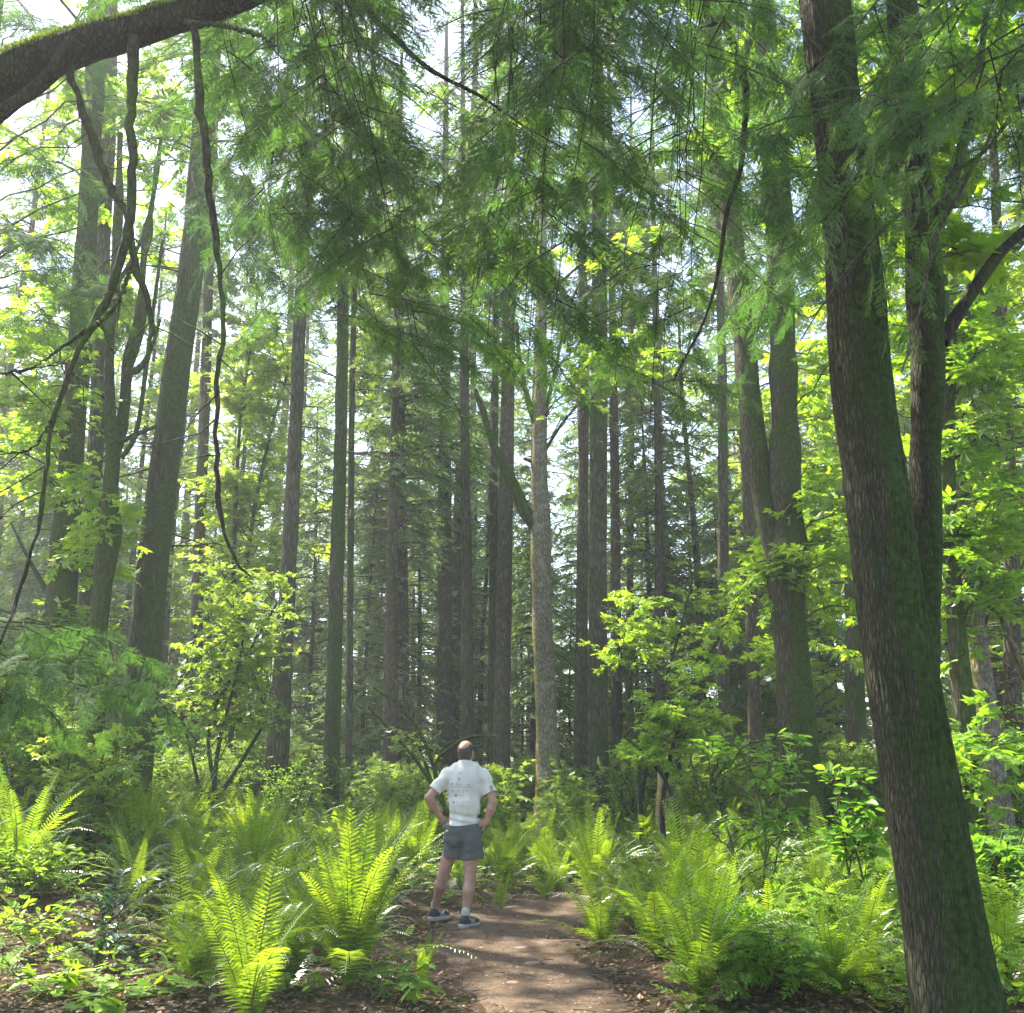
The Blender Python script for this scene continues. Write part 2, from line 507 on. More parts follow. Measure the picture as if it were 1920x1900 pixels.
# ------------------------------------------------------------------ ground and path
def build_ground():
    def axis(lo, hi, flo, fhi, fine, growth=1.13):
        a = list(np.arange(flo, fhi, fine))
        s = fine; x = fhi
        while x < hi:
            a.append(x); s *= growth; x += s
        a.append(hi)
        s = fine; x = flo; b = []
        while x > lo:
            s *= growth; x -= s; b.append(max(x, lo))
        return np.array(b[::-1] + a)
    xs = axis(-150, 150, -5, 5, 0.07)
    ys = axis(-60, 190, 5.5, 15, 0.07)
    X, Y = np.meshgrid(xs, ys)
    Z = G(X.ravel(), Y.ravel())
    V = np.stack([X.ravel(), Y.ravel(), Z], -1)
    fine = vnoise(V * np.array([9, 9, 0]) + 0.5, 9) * 0.012
    V[:, 2] += fine * sstep(0.1, 0.6, path_dist(V[:, 0], V[:, 1]))
    nx, ny = len(xs), len(ys)
    i = np.arange(ny - 1)[:, None] * nx + np.arange(nx - 1)[None]
    F = np.stack([i, i + 1, i + nx + 1, i + nx], -1).reshape(-1, 4)
    mb = MB(); mb.add(V, F)
    structure(mb.build('ground', ground_mat(), smooth=True))
    # trodden path, a sheet just above the ground with ragged edges
    c = catmull(np.hstack([PATH, PATHW[:, None]]), 330)
    t = nrm(np.gradient(c[:, :2], axis=0))
    nrmv = np.stack([t[:, 1], -t[:, 0]], -1)
    k = 25
    s = np.linspace(-1, 1, k)
    wob = lambda sd, f: vnoise(np.stack([np.arange(len(c)) * f, np.zeros(len(c)), np.zeros(len(c))], -1), sd)
    wl = c[:, 2] + 0.11 * wob(1, 0.11) + 0.06 * wob(2, 0.43)
    wr = c[:, 2] + 0.11 * wob(3, 0.11) + 0.06 * wob(4, 0.43)
    W = np.where(s[None] < 0, wl[:, None], wr[:, None])
    XY = c[:, None, :2] + nrmv[:, None] * (s[None] * W)[..., None]
    z = G(XY[..., 0].ravel(), XY[..., 1].ravel()).reshape(len(c), k)
    edge = np.clip((1 - np.abs(s)) * 6, 0, 1)[None]
    z = z + 0.012 * edge - 0.010 * (1 - edge)
    z = z + 0.006 * vnoise(np.stack([XY[..., 0].ravel() * 7, XY[..., 1].ravel() * 7, 0 * z.ravel()], -1), 7).reshape(z.shape) * edge
    V = np.concatenate([XY, z[..., None]], -1).reshape(-1, 3)
    i = np.arange(len(c) - 1)[:, None] * k + np.arange(k - 1)[None]
    F = np.stack([i, i + 1, i + k + 1, i + k], -1).reshape(-1, 4)
    mb = MB(); mb.add(V, F)
    structure(mb.build('path', path_mat(), smooth=True))


build_ground()


def build_haze(density=0.0018):
    mb = MB()
    lo = np.array([-160, -70, -13.0]); hi = np.array([160, 200, 44.0])
    V = np.array([[(lo, hi)[i][0], (lo, hi)[j][1], (lo, hi)[k][2]] for i in (0, 1) for j in (0, 1) for k in (0, 1)])
    mb.add(V, np.array([(0, 1, 3, 2), (4, 6, 7, 5), (0, 4, 5, 1), (2, 3, 7, 6), (0, 2, 6, 4), (1, 5, 7, 3)]))
    m, nt, out = new_mat('damp_air')
    v = node(nt, 'ShaderNodeVolumePrincipled')
    v.inputs['Color'].default_value = (.94, .98, 1.0, 1)
    v.inputs['Density'].default_value = density
    v.inputs['Anisotropy'].default_value = 0.3
    nt.links.new(v.outputs[0], out.inputs['Volume'])
    o = mb.build('haze', m)
    o['kind'] = 'stuff'; o['label'] = 'thin luminous haze hanging between the trees'; o['category'] = 'haze'


build_haze()

# ------------------------------------------------------------------ leaf and spray templates (unit length along +Y, flat in XY)


def t_oval(w=0.45):
    V = np.array([(0, 0, 0), (-w * .42, .28, .05), (-w * .40, .62, .05), (0, 1, -.06), (w * .40, .62, .05), (w * .42, .28, .05)])
    return V, [np.array([(0, 3, 2, 1), (0, 5, 4, 3)])]


def t_maple3():                        # three kites
    V = []; F = []
    for a, l in ((0, 1.0), (58, .8), (-58, .8), (112, .5), (-112, .5)):
        a = rad(a); d = np.array([math.sin(a), math.cos(a), 0]); s = np.array([d[1], -d[0], 0])
        b = len(V)
        o = np.array([0, .12, 0])
        V += [o, o + d * l * .55 + s * l * .24 + (0, 0, .04), o + d * l + (0, 0, -.05), o + d * l * .55 - s * l * .24 + (0, 0, .04)]
        F.append((b, b + 1, b + 2, b + 3))
    return np.array(V), [np.array(F)]


def t_maple_big():                     # lobed outline, folded, for the near leaves
    ang = [180, 150, 118, 100, 76, 60, 48, 34, 20, 8, 0]
    r = [.16, .34, .62, .46, .52, .88, .62, .50, .66, .80, 1.0]
    pts = [(math.sin(rad(a)) * q, math.cos(rad(a)) * q) for a, q in zip(ang, r)]
    full = pts + [(-x, y) for x, y in pts[-2:0:-1]]
    V = [(0, .05, 0)] + [(x, y + .05, 0.10 * abs(x) - .08 * x * x - .06 * y * y) for x, y in full]
    n = len(full)
    F = [(0, 1 + k, 1 + (k + 1) % n) for k in range(n)]
    return np.array(V), [np.array(F)]


def t_compound(pairs=4, w=.3):          # small pinnate leafy twig
    V, F = [], []
    o = t_oval(w * 1.6)
    for k in range(pairs):
        for sgn in (-1, 1):
            a = rad(62) * sgn
            c, s = math.cos(a), math.sin(a)
            l = .34 * (1 - .3 * k / pairs)
            b = len(V)
            for x, y, z in o[0]:
                V.append(((x * c + y * s) * l, (-x * s + y * c) * l + .12 + .72 * (k + .25 * (sgn + 1)) / pairs, z * l))
            F += [tuple(i + b for i in f) for f in o[1][0]]
    b = len(V)
    V += [(x * .3, y * .3 + .75, z * .3) for x, y, z in o[0]]
    F += [tuple(i + b for i in f) for f in o[1][0]]
    b = len(V)
    V += [(-.006, 0, 0), (.006, 0, 0), (.003, .8, 0), (-.003, .8, 0)]
    F.append((b, b + 1, b + 2, b + 3))
    return np.array(V), [np.array(F)]


def t_cedar(seed):
    r = np.random.default_rng(seed)
    V, F = [], []

    def blade(o, d, l, w, up):
        s = np.array([d[1], -d[0], 0]); b = len(V)
        V.extend([o, o + d * l * .5 + s * w + (0, 0, up * l), o + d * l + (0, 0, -.1 * l), o + d * l * .5 - s * w + (0, 0, up * l)])
        F.append((b, b + 1, b + 2, b + 3))
    bend = r.normal(0, .12)
    n = 11
    for k in range(n):
        s = .05 + .93 * k / n
        for sgn in (-1, 1):
            if r.random() < .07:
                continue
            so = s + .03 * (sgn > 0)
            o = np.array([bend * so * so, so, -.10 * so * so])
            a = sgn * rad(r.uniform(40, 58))
            l = (.40 * (1 - so) ** .7 + .07) * r.uniform(.7, 1.15)
            d = np.array([math.sin(a), math.cos(a), r.normal(0, .12)])
            blade(o, d, l, .008, 0)
            m = max(3, int(l / .033))
            for j in range(m):
                q = (j + .6) / m
                for s2 in (-1, 1):
                    a2 = a + s2 * rad(r.uniform(34, 50))
                    d2 = np.array([math.sin(a2), math.cos(a2), d[2] + r.normal(0, .15)])
                    ll = (.040 * (1 - q) + .022) * r.uniform(.7, 1.2)
                    blade(o + d * l * q * .92 + (0, 0, -.12 * (l * q) ** 2 * 3), d2, ll, .0105, r.normal(0, .06))
    blade(np.array([0, 0, 0.]), np.array([bend * .6, 1, -.06]), 1.0, .007, 0)
    return np.array(V, float), [np.array(F)]


def t_fir(seed, n=7):
    r = np.random.default_rng(seed)
    V, F = [], []

    def blade(o, d, l, w, dz):
        s = np.array([d[1], -d[0], 0]); b = len(V)
        V.extend([o - s * w * .3, o + d * l * .45 + s * w + (0, 0, dz), o + d * l + (0, 0, dz * 2), o + d * l * .45 - s * w + (0, 0, -dz * .5)])
        F.append((b, b + 1, b + 2, b + 3))
    for k in range(n):
        s = .08 + .88 * k / n
        for sgn in (-1, 1):
            a = sgn * rad(r.uniform(38, 70))
            l = (.42 * (1 - s) + .14) * r.uniform(.7, 1.2)
            d = np.array([math.sin(a), math.cos(a), 0])
            blade(np.array([0, s, -.08 * s * s]), d, l, .045 * r.uniform(.7, 1.3), r.normal(0, .05))
    blade(np.array([0, 0, 0.]), np.array([0, 1, 0.]), 1.05, .035, -.05)
    return np.array(V, float), [np.array(F)]


T_OVAL = t_oval(); T_OVALW = t_oval(.62); T_NARROW = t_oval(.34)
T_MAP = t_maple3(); T_MAPB = t_maple_big(); T_COMP = t_compound()
T_CED = [t_cedar(s) for s in range(6)]
T_FIR = [t_fir(s) for s in range(5)]
T_FIRS = [t_fir(s + 20, 4) for s in range(4)]


# ------------------------------------------------------------------ trunks, limbs, crowns
def px_line(pts, D):
    """[(px,py,width_px[,D])] -> points, radii (top to bottom order is free)"""
    p = []; r = []
    for q in pts:
        d = q[3] if len(q) > 3 else D
        p.append(P(q[0], q[1], d)); r.append(q[2] / 2 * mpp(q[1], d))
    return np.array(p), np.array(r)


def trunk_curve(pts, D, top_z=None, ground=True, flare=1.25, n=60):
    """pixel polyline given from base upward; grounded at the foot and extended to top_z"""
    p, r = px_line(pts, D)
    if ground:
        b = p[0].copy()
        gz = g1(b[0], b[1])
        dz = b[2] - gz
        if dz > 0.05:
            sl = (p[0] - p[1]) / max(1e-6, (p[1][2] - p[0][2]))
            foot = p[0] + sl * dz * 0.6
            foot[2] = gz
            p = np.vstack([[foot[0], foot[1], gz - 0.25], [foot[0], foot[1], gz + .02], p])
            r = np.concatenate([[r[0] * flare * 1.25], [r[0] * flare], r])
    if top_z is not None and p[-1][2] < top_z:
        sl = (p[-1] - p[-2]); sl = sl / max(sl[2], 1e-3)
        zt = top_z - p[-1][2]
        q = p[-1] + sl * zt * np.array([.7, .7, 1])
        p = np.vstack([p, q]); r = np.concatenate([r, [max(.03, r[-1] * .35)]])
    c = catmull(np.hstack([p, r[:, None]]), n)
    return c[:, :3], np.maximum(c[:, 3], .008)


def rough_disp(amp, seed, f=6.0, lump=0.0):
    def fn(V, a, i):
        q = vnoise(V * np.array([f, f, f * .3]), seed) * amp
        if lump:
            q = q + np.clip(vnoise(V * np.array([2.2, 2.2, 1.6]), seed + 1), 0, 1) * lump
        return q
    return fn


def add_trunk(parent, curve, mat, name='trunk', seg=18, amp=.012, seed=0, lump=0.0, f=6.0):
    p, r = curve
    mb = MB(); mb.add(*tube(p, r, seg, rough_disp(amp, seed, f, lump)))
    return mb.build(name, mat, parent, smooth=True)


def at_height(curve, z):
    p, r = curve
    k = int(np.argmin(np.abs(p[:, 2] - z)))
    return p[k], r[k]


def fir_crown(W, L, curve, z0, z1, Lmax, whorl=.55, nb=5, droop=.35, seed=0, twig=.45, ntw=12, T=None, profile=None, sky_gap=0.0):
    r = np.random.default_rng(seed)
    T = T or T_FIR
    z = z0
    dirs = [[] for _ in T]; hints = [[] for _ in T]; poss = [[] for _ in T]; scs = [[] for _ in T]
    while z < z1:
        f = (z - z0) / (z1 - z0)
        prof = profile(f) if profile else (min(1, .35 + f * 2.5) * (1 - f) ** .7 + .05)
        for b in range(nb):
            if r.random() < sky_gap:
                continue
            a = r.uniform(0, 2 * np.pi)
            zz = z + r.uniform(-.25, .25)
            o, rr = at_height(curve, zz)
            o = np.array([o[0], o[1], zz])
            l = Lmax * prof * r.uniform(.6, 1.15)
            d = np.array([math.cos(a), math.sin(a), 0])
            rise = r.uniform(.05, .35)
            s = np.linspace(0, 1, 6)
            pts = o + d * (l * s)[:, None] + np.array([0, 0, 1]) * (l * (rise * s - (rise + droop) * s * s))[:, None]
            V, F = tube(pts, np.linspace(.012 + .010 * l, .005, 6), 3, cap=False)
            W.add(V, F)
            m = max(3, int(ntw * prof + 3))
            side = np.array([-d[1], d[0], 0])
            for j in range(m):
                q = .18 + .82 * (j + r.random()) / m
                k = q * 5; i0 = min(4, int(k)); p = pts[i0] * (1 - (k - i0)) + pts[i0 + 1] * (k - i0)
                sg = 1 if j % 2 else -1
                if in_gap(p) and r.random() < .9:
                    continue
                tl = twig * (1.15 - .55 * q) * r.uniform(.7, 1.25)
                dd = d * r.uniform(.35, .9) + side * sg * r.uniform(.4, 1.0) + np.array([0, 0, -r.uniform(.05, .75)])
                t = r.integers(len(T))
                dirs[t].append(dd); poss[t].append(p); scs[t].append(tl)
                hints[t].append(np.array([0, 0, 1]) + r.normal(0, .45, 3))
        z += whorl * r.uniform(.7, 1.3)
    for t in range(len(T)):
        if dirs[t]:
            Mx = frames(np.array(dirs[t]), np.array(hints[t])) * np.array(scs[t])[:, None, None]
            L.inst(T[t], Mx, np.array(poss[t]))


def dead_branches(root, curve, z0, z1, n, lmax, seed=0, twiggy=3):
    r = np.random.default_rng(seed)
    for _ in range(n):
        z = r.uniform(z0, z1)
        o, rr = at_height(curve, z)
        a = r.uniform(0, 2 * np.pi); d = np.array([math.cos(a), math.sin(a), 0])
        l = lmax * r.uniform(.35, 1)
        s = np.linspace(0, 1, 6)[:, None]
        e = r.uniform(-.45, .25)
        pts = np.array([o[0], o[1], z]) + d * l * s + np.array([0, 0, e * l]) * s ** 1.5 + r.normal(0, .03 * l, (6, 3)) * s
        W = MB(); W.add(*tube(pts, np.linspace(.02, .005, 6), 4))
        for _ in range(twiggy):
            k = r.integers(2, 5)
            q = pts[k] + r.normal(0, .25 * l, 3) * np.array([1, 1, .6])
            W.add(*tube(np.array([pts[k], (pts[k] + q) / 2 + r.normal(0, .02, 3), q]), [.007, .005, .003], 3))
        W.build('branch', M['deadtwig'], root, smooth=True)


def px_of(p):
    x, y, z = p[0], p[1], p[2] - CAM_Z
    d = y * CP + z * SP
    return 960 + FPX * x / max(d, .1), 950 - FPX * (z * CP - y * SP) / max(d, .1)


def in_gap(p):                        # the opening in the canopy where the sky glares through
    x, y = px_of(p)
    return ((x - 830) / 95) ** 2 + ((y - 110) / 170) ** 2 < 1 or ((x - 1190) / 75) ** 2 + ((y - 220) / 60) ** 2 < 1


class Leaves:
    """collects leaves, then writes them in one go"""
    def __init__(s, T):
        s.T = T; s.d = []; s.h = []; s.p = []; s.s = []

    def add(s, p, d, h, sc):
        s.p.append(p); s.d.append(d); s.h.append(h); s.s.append(sc)

    def flush(s, mb):
        if s.p:
            mb.inst(s.T, frames(np.array(s.d), np.array(s.h)) * np.array(s.s)[:, None, None], np.array(s.p))


def leafy_limb(W, Lv, start, end, r0=.02, nsub=9, sublen=.8, per=9, size=.14, r=None, arch=.12, flat=.35, tip=True, from_s=.3, wseg=5):
    start = np.asarray(start, float); end = np.asarray(end, float)
    l = np.linalg.norm(end - start)
    n = 8
    s = np.linspace(0, 1, n)[:, None]
    pts = start + (end - start) * s + np.array([0, 0, arch * l]) * 4 * s * (1 - s) + r.normal(0, .035 * l, (n, 3)) * np.sin(s * np.pi)
    W.add(*tube(pts, np.linspace(r0, .005, n), wseg))
    fw = nrm(end - start)
    for j in range(nsub):
        q = from_s + (1 - from_s) * (j + r.random()) / nsub
        k = q * (n - 1); i0 = min(n - 2, int(k)); p = pts[i0] * (1 - (k - i0)) + pts[i0 + 1] * (k - i0)
        dd = fw * .5 + r.normal(0, 1, 3) * np.array([1, 1, .35]); dd = nrm(dd)
        sl = sublen * r.uniform(.5, 1.2) * (1.1 - .4 * q)
        e = p + dd * sl + np.array([0, 0, -.12 * sl])
        mid = (p + e) / 2 + np.array([0, 0, .08 * sl])
        W.add(*tube(np.array([p, mid, e]), [.006, .004, .0025], 3, cap=False))
        for m in range(per):
            t = .15 + .85 * (m + r.random()) / per
            b = (p * (1 - t) + e * t) + np.array([0, 0, .16 * sl * t * (1 - t)])
            ld = nrm(dd * .6 + r.normal(0, .8, 3) * np.array([1, 1, .3]) + np.array([0, 0, -.25]))
            h = np.array([0, 0, 1.0]) + r.normal(0, flat, 3)
            Lv.add(b + ld * size * .25, ld, h, size * r.uniform(.6, 1.2))


def ell(cx, cy, rx, ry, n, D0, D1, r):
    for _ in range(n):
        a = r.uniform(0, 2 * np.pi); q = math.sqrt(r.random())
        yield P(cx + rx * q * math.cos(a), cy + ry * q * math.sin(a), r.uniform(D0, D1))


# ------------------------------------------------------------------ the big foreground maple on the right
def big_maple():
    D = 6.5
    pts = [(1838, 2010, 226), (1815, 1950, 190), (1790, 1850, 166), (1765, 1700, 142), (1739, 1550, 133), (1714, 1400, 128), (1690, 1250, 124), (1667, 1100, 118), (1641, 900, 108), (1615, 720, 106), (1599, 500, 88), (1580, 300, 86), (1558, 100, 84), (1547, 0, 82)]
    c = trunk_curve(pts, D, top_z=14, n=420)
    base = c[0][0]
    root = thing('maple_tree', 'massive furrowed maple with moss down its shaded side in the right foreground', 'tree', (base[0], base[1], g1(base[0], base[1])))
    mb = MB()
    seg = 200

    def disp(V, a, i):
        z = V[:, 2]
        w = a * 1.0 + .05 * vnoise(np.stack([a * 3, z * 1.3, 0 * z], -1), 41) + .05 * vnoise(np.stack([a * 7, z * 2.5, 0 * z], -1), 42)
        u = np.stack([np.cos(w) * 8.5, np.sin(w) * 8.5, z * 1.1], -1)
        n1 = 1 - np.abs(vnoise(u, 43)) * 2.0
        u2 = np.stack([np.cos(w) * 15, np.sin(w) * 15, z * 2.4], -1)
        n2 = 1 - np.abs(vnoise(u2, 44)) * 2.0
        big = vnoise(V * np.array([1.7, 1.7, .8]), 45) * .022
        fine = vnoise(V * np.array([45, 45, 22]), 46) * .0022
        burl = .0
        for (bz, ba, s) in ((3.2, 3.3, .05), (4.6, 3.6, .04)):
            burl = burl + s * np.exp(-((z - bz) / .18) ** 2 - (np.angle(np.exp(1j * (a - ba))) / .5) ** 2)
        return big + .008 * n1 + .005 * n2 + fine + burl
    p, r = c
    mb.add(*tube(p, r, seg, disp))
    mb.build('trunk', M['bark_big'], root, smooth=True)
    # second stem rising from behind the first
    D2 = 6.9
    pts = [(1718, 1330, 78), (1724, 1200, 74), (1731, 1100, 64), (1734, 1000, 57), (1735, 880, 55), (1740, 690, 58), (1728, 450, 58), (1708, 250, 56), (1695, 60, 56), (1690, 0, 54)]
    c2 = trunk_curve(pts, D2, top_z=13, ground=False, n=160)
    foot = P(1712, 1440, 6.62)[None]
    p2 = np.vstack([foot, c2[0]]); r2 = np.concatenate([[.16], c2[1]])
    mb = MB(); mb.add(*tube(p2, r2, 48, rough_disp(.012, 51, 9, .03)))
    mb.build('stem', M['bark_big'], root, smooth=True)
    # bare limbs to the right with big leaves
    W = MB(1); Lv = Leaves(T_MAPB)
    r = np.random.default_rng(5)
    for q in ([(1765, 640, 30), (1815, 560, 24), (1880, 470, 20), (1960, 400, 18)],
              [(1760, 420, 26), (1800, 290, 22), (1830, 170, 16), (1850, 20, 12)]):
        pp, rr = px_line(q, D2)
        cc = catmull(np.hstack([pp, rr[:, None]]), 24)
        lb = MB(); lb.add(*tube(cc[:, :3], cc[:, 3], 8, rough_disp(.006, 3)))
        lb.build('limb', M['twig'], root, smooth=True)
    for e in ell(1830, 470, 90, 90, 6, 6.6, 7.8, r):
        s, _ = at_height(c2, e[2] - .3)
        leafy_limb(W, Lv, s, e, .012, 6, .45, 5, .145, r)
    for e in ell(1700, 250, 60, 200, 6, 7.3, 8.6, r):
        s, _ = at_height(c2, e[2] - .3)
        leafy_limb(W, Lv, s, e, .012, 6, .5, 6, .17, r)
    for e in ell(1840, 120, 90, 120, 6, 7.2, 8.6, r):
        s, _ = at_height(c2, e[2] - .3)
        leafy_limb(W, Lv, s, e, .012, 6, .5, 6, .17, r)
    # foliage above the frame that shades the ground
    for k in range(8):
        a = r.uniform(0, 6.28); q = r.uniform(1.0, 3.5)
        e = np.array([2.6 + q * math.cos(a), 7 + q * math.sin(a), r.uniform(8.7, 13)])
        s, _ = at_height(c2, e[2] - 1)
        leafy_limb(W, Lv, s, e, .03, 12, 1.0, 8, .2, r)
    Lv.flush(W)
    W.build('leaves', [M['maple'], M['twig']], root)
    # moss tufts and a small seedling leaf on the bark
    return root


big_maple()


# ------------------------------------------------------------------ the other trees with traced trunks
def maple(name, label, D, trunks, limbs=(), leafz=(), bark='bark_maple', top=20, leaf='maple', lump=.03, over=3, seg=26, size=.16, seed=1, cat='tree', T=None, per=8, nsub=9, amp=.015, part='trunk', sub=.75, flat=.35, lr=.016, drop=(.2, 1.2), limb_bark=None):
    r = np.random.default_rng(seed)
    curves = []
    root = None
    for k, t in enumerate(trunks):
        c = trunk_curve(t, D + (.15 * k), top_z=top, ground=(k == 0), n=110)
        if root is None:
            b = c[0][0]
            root = thing(name, label, cat, (b[0], b[1], g1(b[0], b[1])))
        curves.append(c)
        add_trunk(root, c, M[bark], part if k == 0 else 'stem', seg, amp, seed + k, lump)
    W = MB(1); Lv = Leaves(T or T_MAP)
    for q in limbs:
        pp, rr = px_line(q, D)
        cc = catmull(np.hstack([pp, rr[:, None]]), 26)
        lb = MB(); lb.add(*tube(cc[:, :3], cc[:, 3], 8, rough_disp(.006, 3, 6, .01)))
        lb.build('limb', M[limb_bark or bark], root, smooth=True)
    for (cx, cy, rx, ry, n, D0, D1) in leafz:
        for e in ell(cx, cy, rx, ry, n, D0, D1, r):
            c = curves[r.integers(len(curves))]
            s, _ = at_height(c, max(c[0][1][2] + drop[0], e[2] - r.uniform(*drop)))
            leafy_limb(W, Lv, s, e, lr, nsub, sub, per, size, r, flat=flat)
    for k in range(over):
        c = curves[r.integers(len(curves))]
        z = r.uniform(.62, .98) * top
        s, _ = at_height(c, z)
        a = r.uniform(0, 6.28); q = r.uniform(1.5, 4.5)
        e = s + np.array([q * math.cos(a), q * math.sin(a), r.uniform(.3, 1.8)])
        leafy_limb(W, Lv, s, e, .04, 12, 1.1, 8, size * 1.3, r)
    if Lv.p:
        Lv.flush(W)
        W.build('leaves', [M[leaf], M['twig']], root)
    return root, curves


maple('maple_tree', 'mossy maple forking into two tall stems above a burl, left of the massive furrowed trunk', 15,
      [[(1515, 1620, 84), (1503, 1480, 72), (1492, 1320, 66), (1482, 1190, 62), (1476, 1120, 68), (1479, 1060, 76), (1482, 1020, 64), (1476, 940, 48), (1470, 840, 48), (1468, 700, 45), (1463, 500, 48), (1445, 200, 42), (1432, 0, 38)],
       [(1470, 1085, 36), (1446, 1000, 40), (1425, 880, 39), (1402, 700, 37), (1384, 540, 40), (1360, 300, 38), (1338, 100, 36), (1326, 0, 34)]],
      limbs=[[(1366, 230, 22), (1392, 110, 18), (1420, 40, 14), (1438, -60, 10)], [(1372, 330, 14), (1330, 220, 12), (1290, 130, 10), (1270, 40, 8)]],
      leafz=[(1590, 930, 80, 300, 22, 14, 18), (1420, 1150, 70, 110, 7, 15, 18), (1620, 420, 60, 220, 10, 14, 18), (1400, 200, 70, 180, 6, 15, 17)], seed=11, top=19, lump=.06)
maple('maple_tree', 'pale lichened maple forking to the left, lit along its left edge, beyond the man', 22,
      [[(1027, 1520, 50), (1026, 1400, 42), (1022, 1300, 39), (1017, 1150, 37), (1014, 1040, 38), (1013, 960, 36), (1011, 880, 30), (1014, 760, 26), (1014, 640, 20), (1018, 480, 15)]],
      limbs=[[(1010, 990, 30), (985, 960, 25), (960, 905, 22), (938, 860, 19), (918, 815, 14), (905, 770, 12), (890, 730, 9)],
             [(1008, 905, 10), (1000, 870, 8), (982, 860, 5)], [(1012, 820, 14), (990, 750, 11), (975, 680, 8), (968, 600, 6)], [(1014, 800, 10), (1040, 700, 7), (1060, 600, 5), (1090, 520, 3)],
             [(1014, 860, 7), (1050, 800, 5), (1100, 740, 3)], [(1014, 730, 7), (985, 690, 5), (945, 640, 3)]],
      leafz=[(1190, 680, 70, 60, 9, 20, 22)], bark='bark_pale', limb_bark='bark_maple', over=4, seed=23, top=17, lump=.03, seg=22)
maple('maple_tree', 'thickest moss-covered maple of the trunk group near the left edge', 16,
      [[(92, 1480, 72), (100, 1380, 62), (108, 1250, 56), (115, 1100, 51), (126, 980, 48), (135, 850, 44), (146, 700, 42), (155, 560, 40), (165, 400, 36), (175, 200, 34), (183, 0, 32)]],
      limbs=[[(150, 640, 12), (200, 560, 10), (240, 500, 8), (280, 420, 6)], [(112, 1150, 10), (60, 1060, 7), (20, 980, 5)]],
      leafz=[(60, 850, 70, 200, 10, 15, 18), (60, 600, 60, 120, 6, 15, 18), (120, 320, 110, 160, 9, 16, 19), (170, 1060, 60, 120, 5, 15, 17)], seed=31, top=20, lump=.05)
maple('maple_tree', 'slim straight maple with lighter bark standing between two mossy trunks at left', 18.5,
      [[(150, 1470, 38), (158, 1300, 35), (165, 1100, 33), (175, 900, 31), (184, 750, 28), (190, 560, 26), (197, 400, 25), (205, 200, 24), (210, 0, 22)]],
      leafz=[(330, 330, 120, 130, 14, 19, 24), (250, 520, 100, 90, 8, 18, 22), (80, 480, 90, 120, 8, 18, 22)], seed=37, top=20, lump=.02, bark='bark_fir')
maple('maple_tree', 'crooked mossy maple with swellings and a low fork, right-hand one of the left trunk group', 14,
      [[(172, 1480, 42), (176, 1350, 38), (186, 1180, 34), (196, 1060, 33), (205, 1000, 36), (206, 930, 28), (212, 850, 26), (206, 760, 22), (205, 640, 20), (215, 520, 17), (222, 380, 14), (225, 250, 11)],
       [(211, 870, 20), (232, 770, 22), (240, 690, 20), (262, 600, 15), (270, 480, 12), (290, 350, 9)]],
      limbs=[[(222, 830, 10), (262, 812, 8), (292, 800, 6)], [(236, 700, 14), (262, 690, 11), (285, 650, 8), (300, 600, 6)], [(228, 860, 8), (258, 800, 9), (285, 600, 7), (305, 450, 5)]],
      leafz=[(150, 960, 70, 120, 5, 13.5, 15), (60, 720, 50, 80, 4, 13, 15)], seed=41, top=11, lump=.05, over=0)


def conifer(label, D, pts, bark='bark_fir', z0=9, z1=30, Lmax=3.2, mat='fir', seed=1, dead=12, dz=(3, 9), top=None, group=None, seg=16, nb=5, whorl=.6, name='fir_tree', twig=.5, ntw=12, lean=None, dl=1.6, **kw):
    z1 = min(z1, .84 * D + 4.0)
    kw.setdefault('sky_gap', .48)
    c = trunk_curve(pts, D, top_z=(top or z1 + .5), n=70)
    b = c[0][0]
    root = thing(name, label, 'tree', (b[0], b[1], g1(b[0], b[1])), group)
    add_trunk(root, c, M[bark], 'trunk', seg, .012, seed)
    L = MB(1)
    fir_crown(L, L, c, z0, z1, Lmax, whorl, nb, .35, seed, twig, ntw, **kw)
    L.build('crown', [M[mat], M['deadtwig']], root)
    if dead:
        dead_branches(root, c, dz[0], dz[1], dead, dl, seed)
    return root, c


conifer('stout mossy fir leaning right, the thickest trunk on the left half', 17,
        [(240, 1490, 84), (254, 1390, 70), (270, 1250, 62), (283, 1100, 58), (300, 940, 55), (318, 800, 52), (333, 680, 49), (352, 550, 46), (366, 430, 44), (378, 280, 42), (392, 100, 40), (400, 0, 39)],
        'bark_firmoss', 12.5, 27, 3.5, seed=3, dead=16, dz=(5, 12), seg=30)
conifer('slender straight fir just right of the stout leaning one', 24, [(358, 1450, 28), (366, 1250, 25), (374, 1000, 22), (384, 750, 20), (390, 560, 18), (397, 350, 16)], 'bark_fir', 12, 26, 2.6, seed=5, dead=22, dz=(4, 12), mat='hemlock')
conifer('grey fir leaning slightly right, alone in the left centre behind bright vine maple leaves', 21,
        [(512, 1480, 52), (520, 1400, 46), (528, 1280, 36), (538, 1120, 31), (547, 950, 28), (554, 800, 26), (560, 650, 25), (570, 450, 23), (580, 200, 21)], 'bark_fir', 12, 27, 3.0, seed=7, dead=18, dz=(4, 12))
conifer('mossy thicker trunk of a close pair of straight firs left of the man', 22, [(620, 1500, 34), (622, 1400, 31), (627, 1250, 29), (632, 1050, 27), (638, 850, 24), (641, 700, 22), (645, 500, 20)], 'bark_firmoss', 12, 26, 2.8, seed=9, dead=18, dz=(4, 12), mat='hemlock')
conifer('thinner trunk of a close pair of straight firs left of the man', 24, [(654, 1500, 15), (655, 1300, 14), (657, 1050, 13), (659, 850, 12), (662, 650, 11)], 'bark_fir', 11, 24, 2.2, seed=13, dead=14, dz=(4, 11))
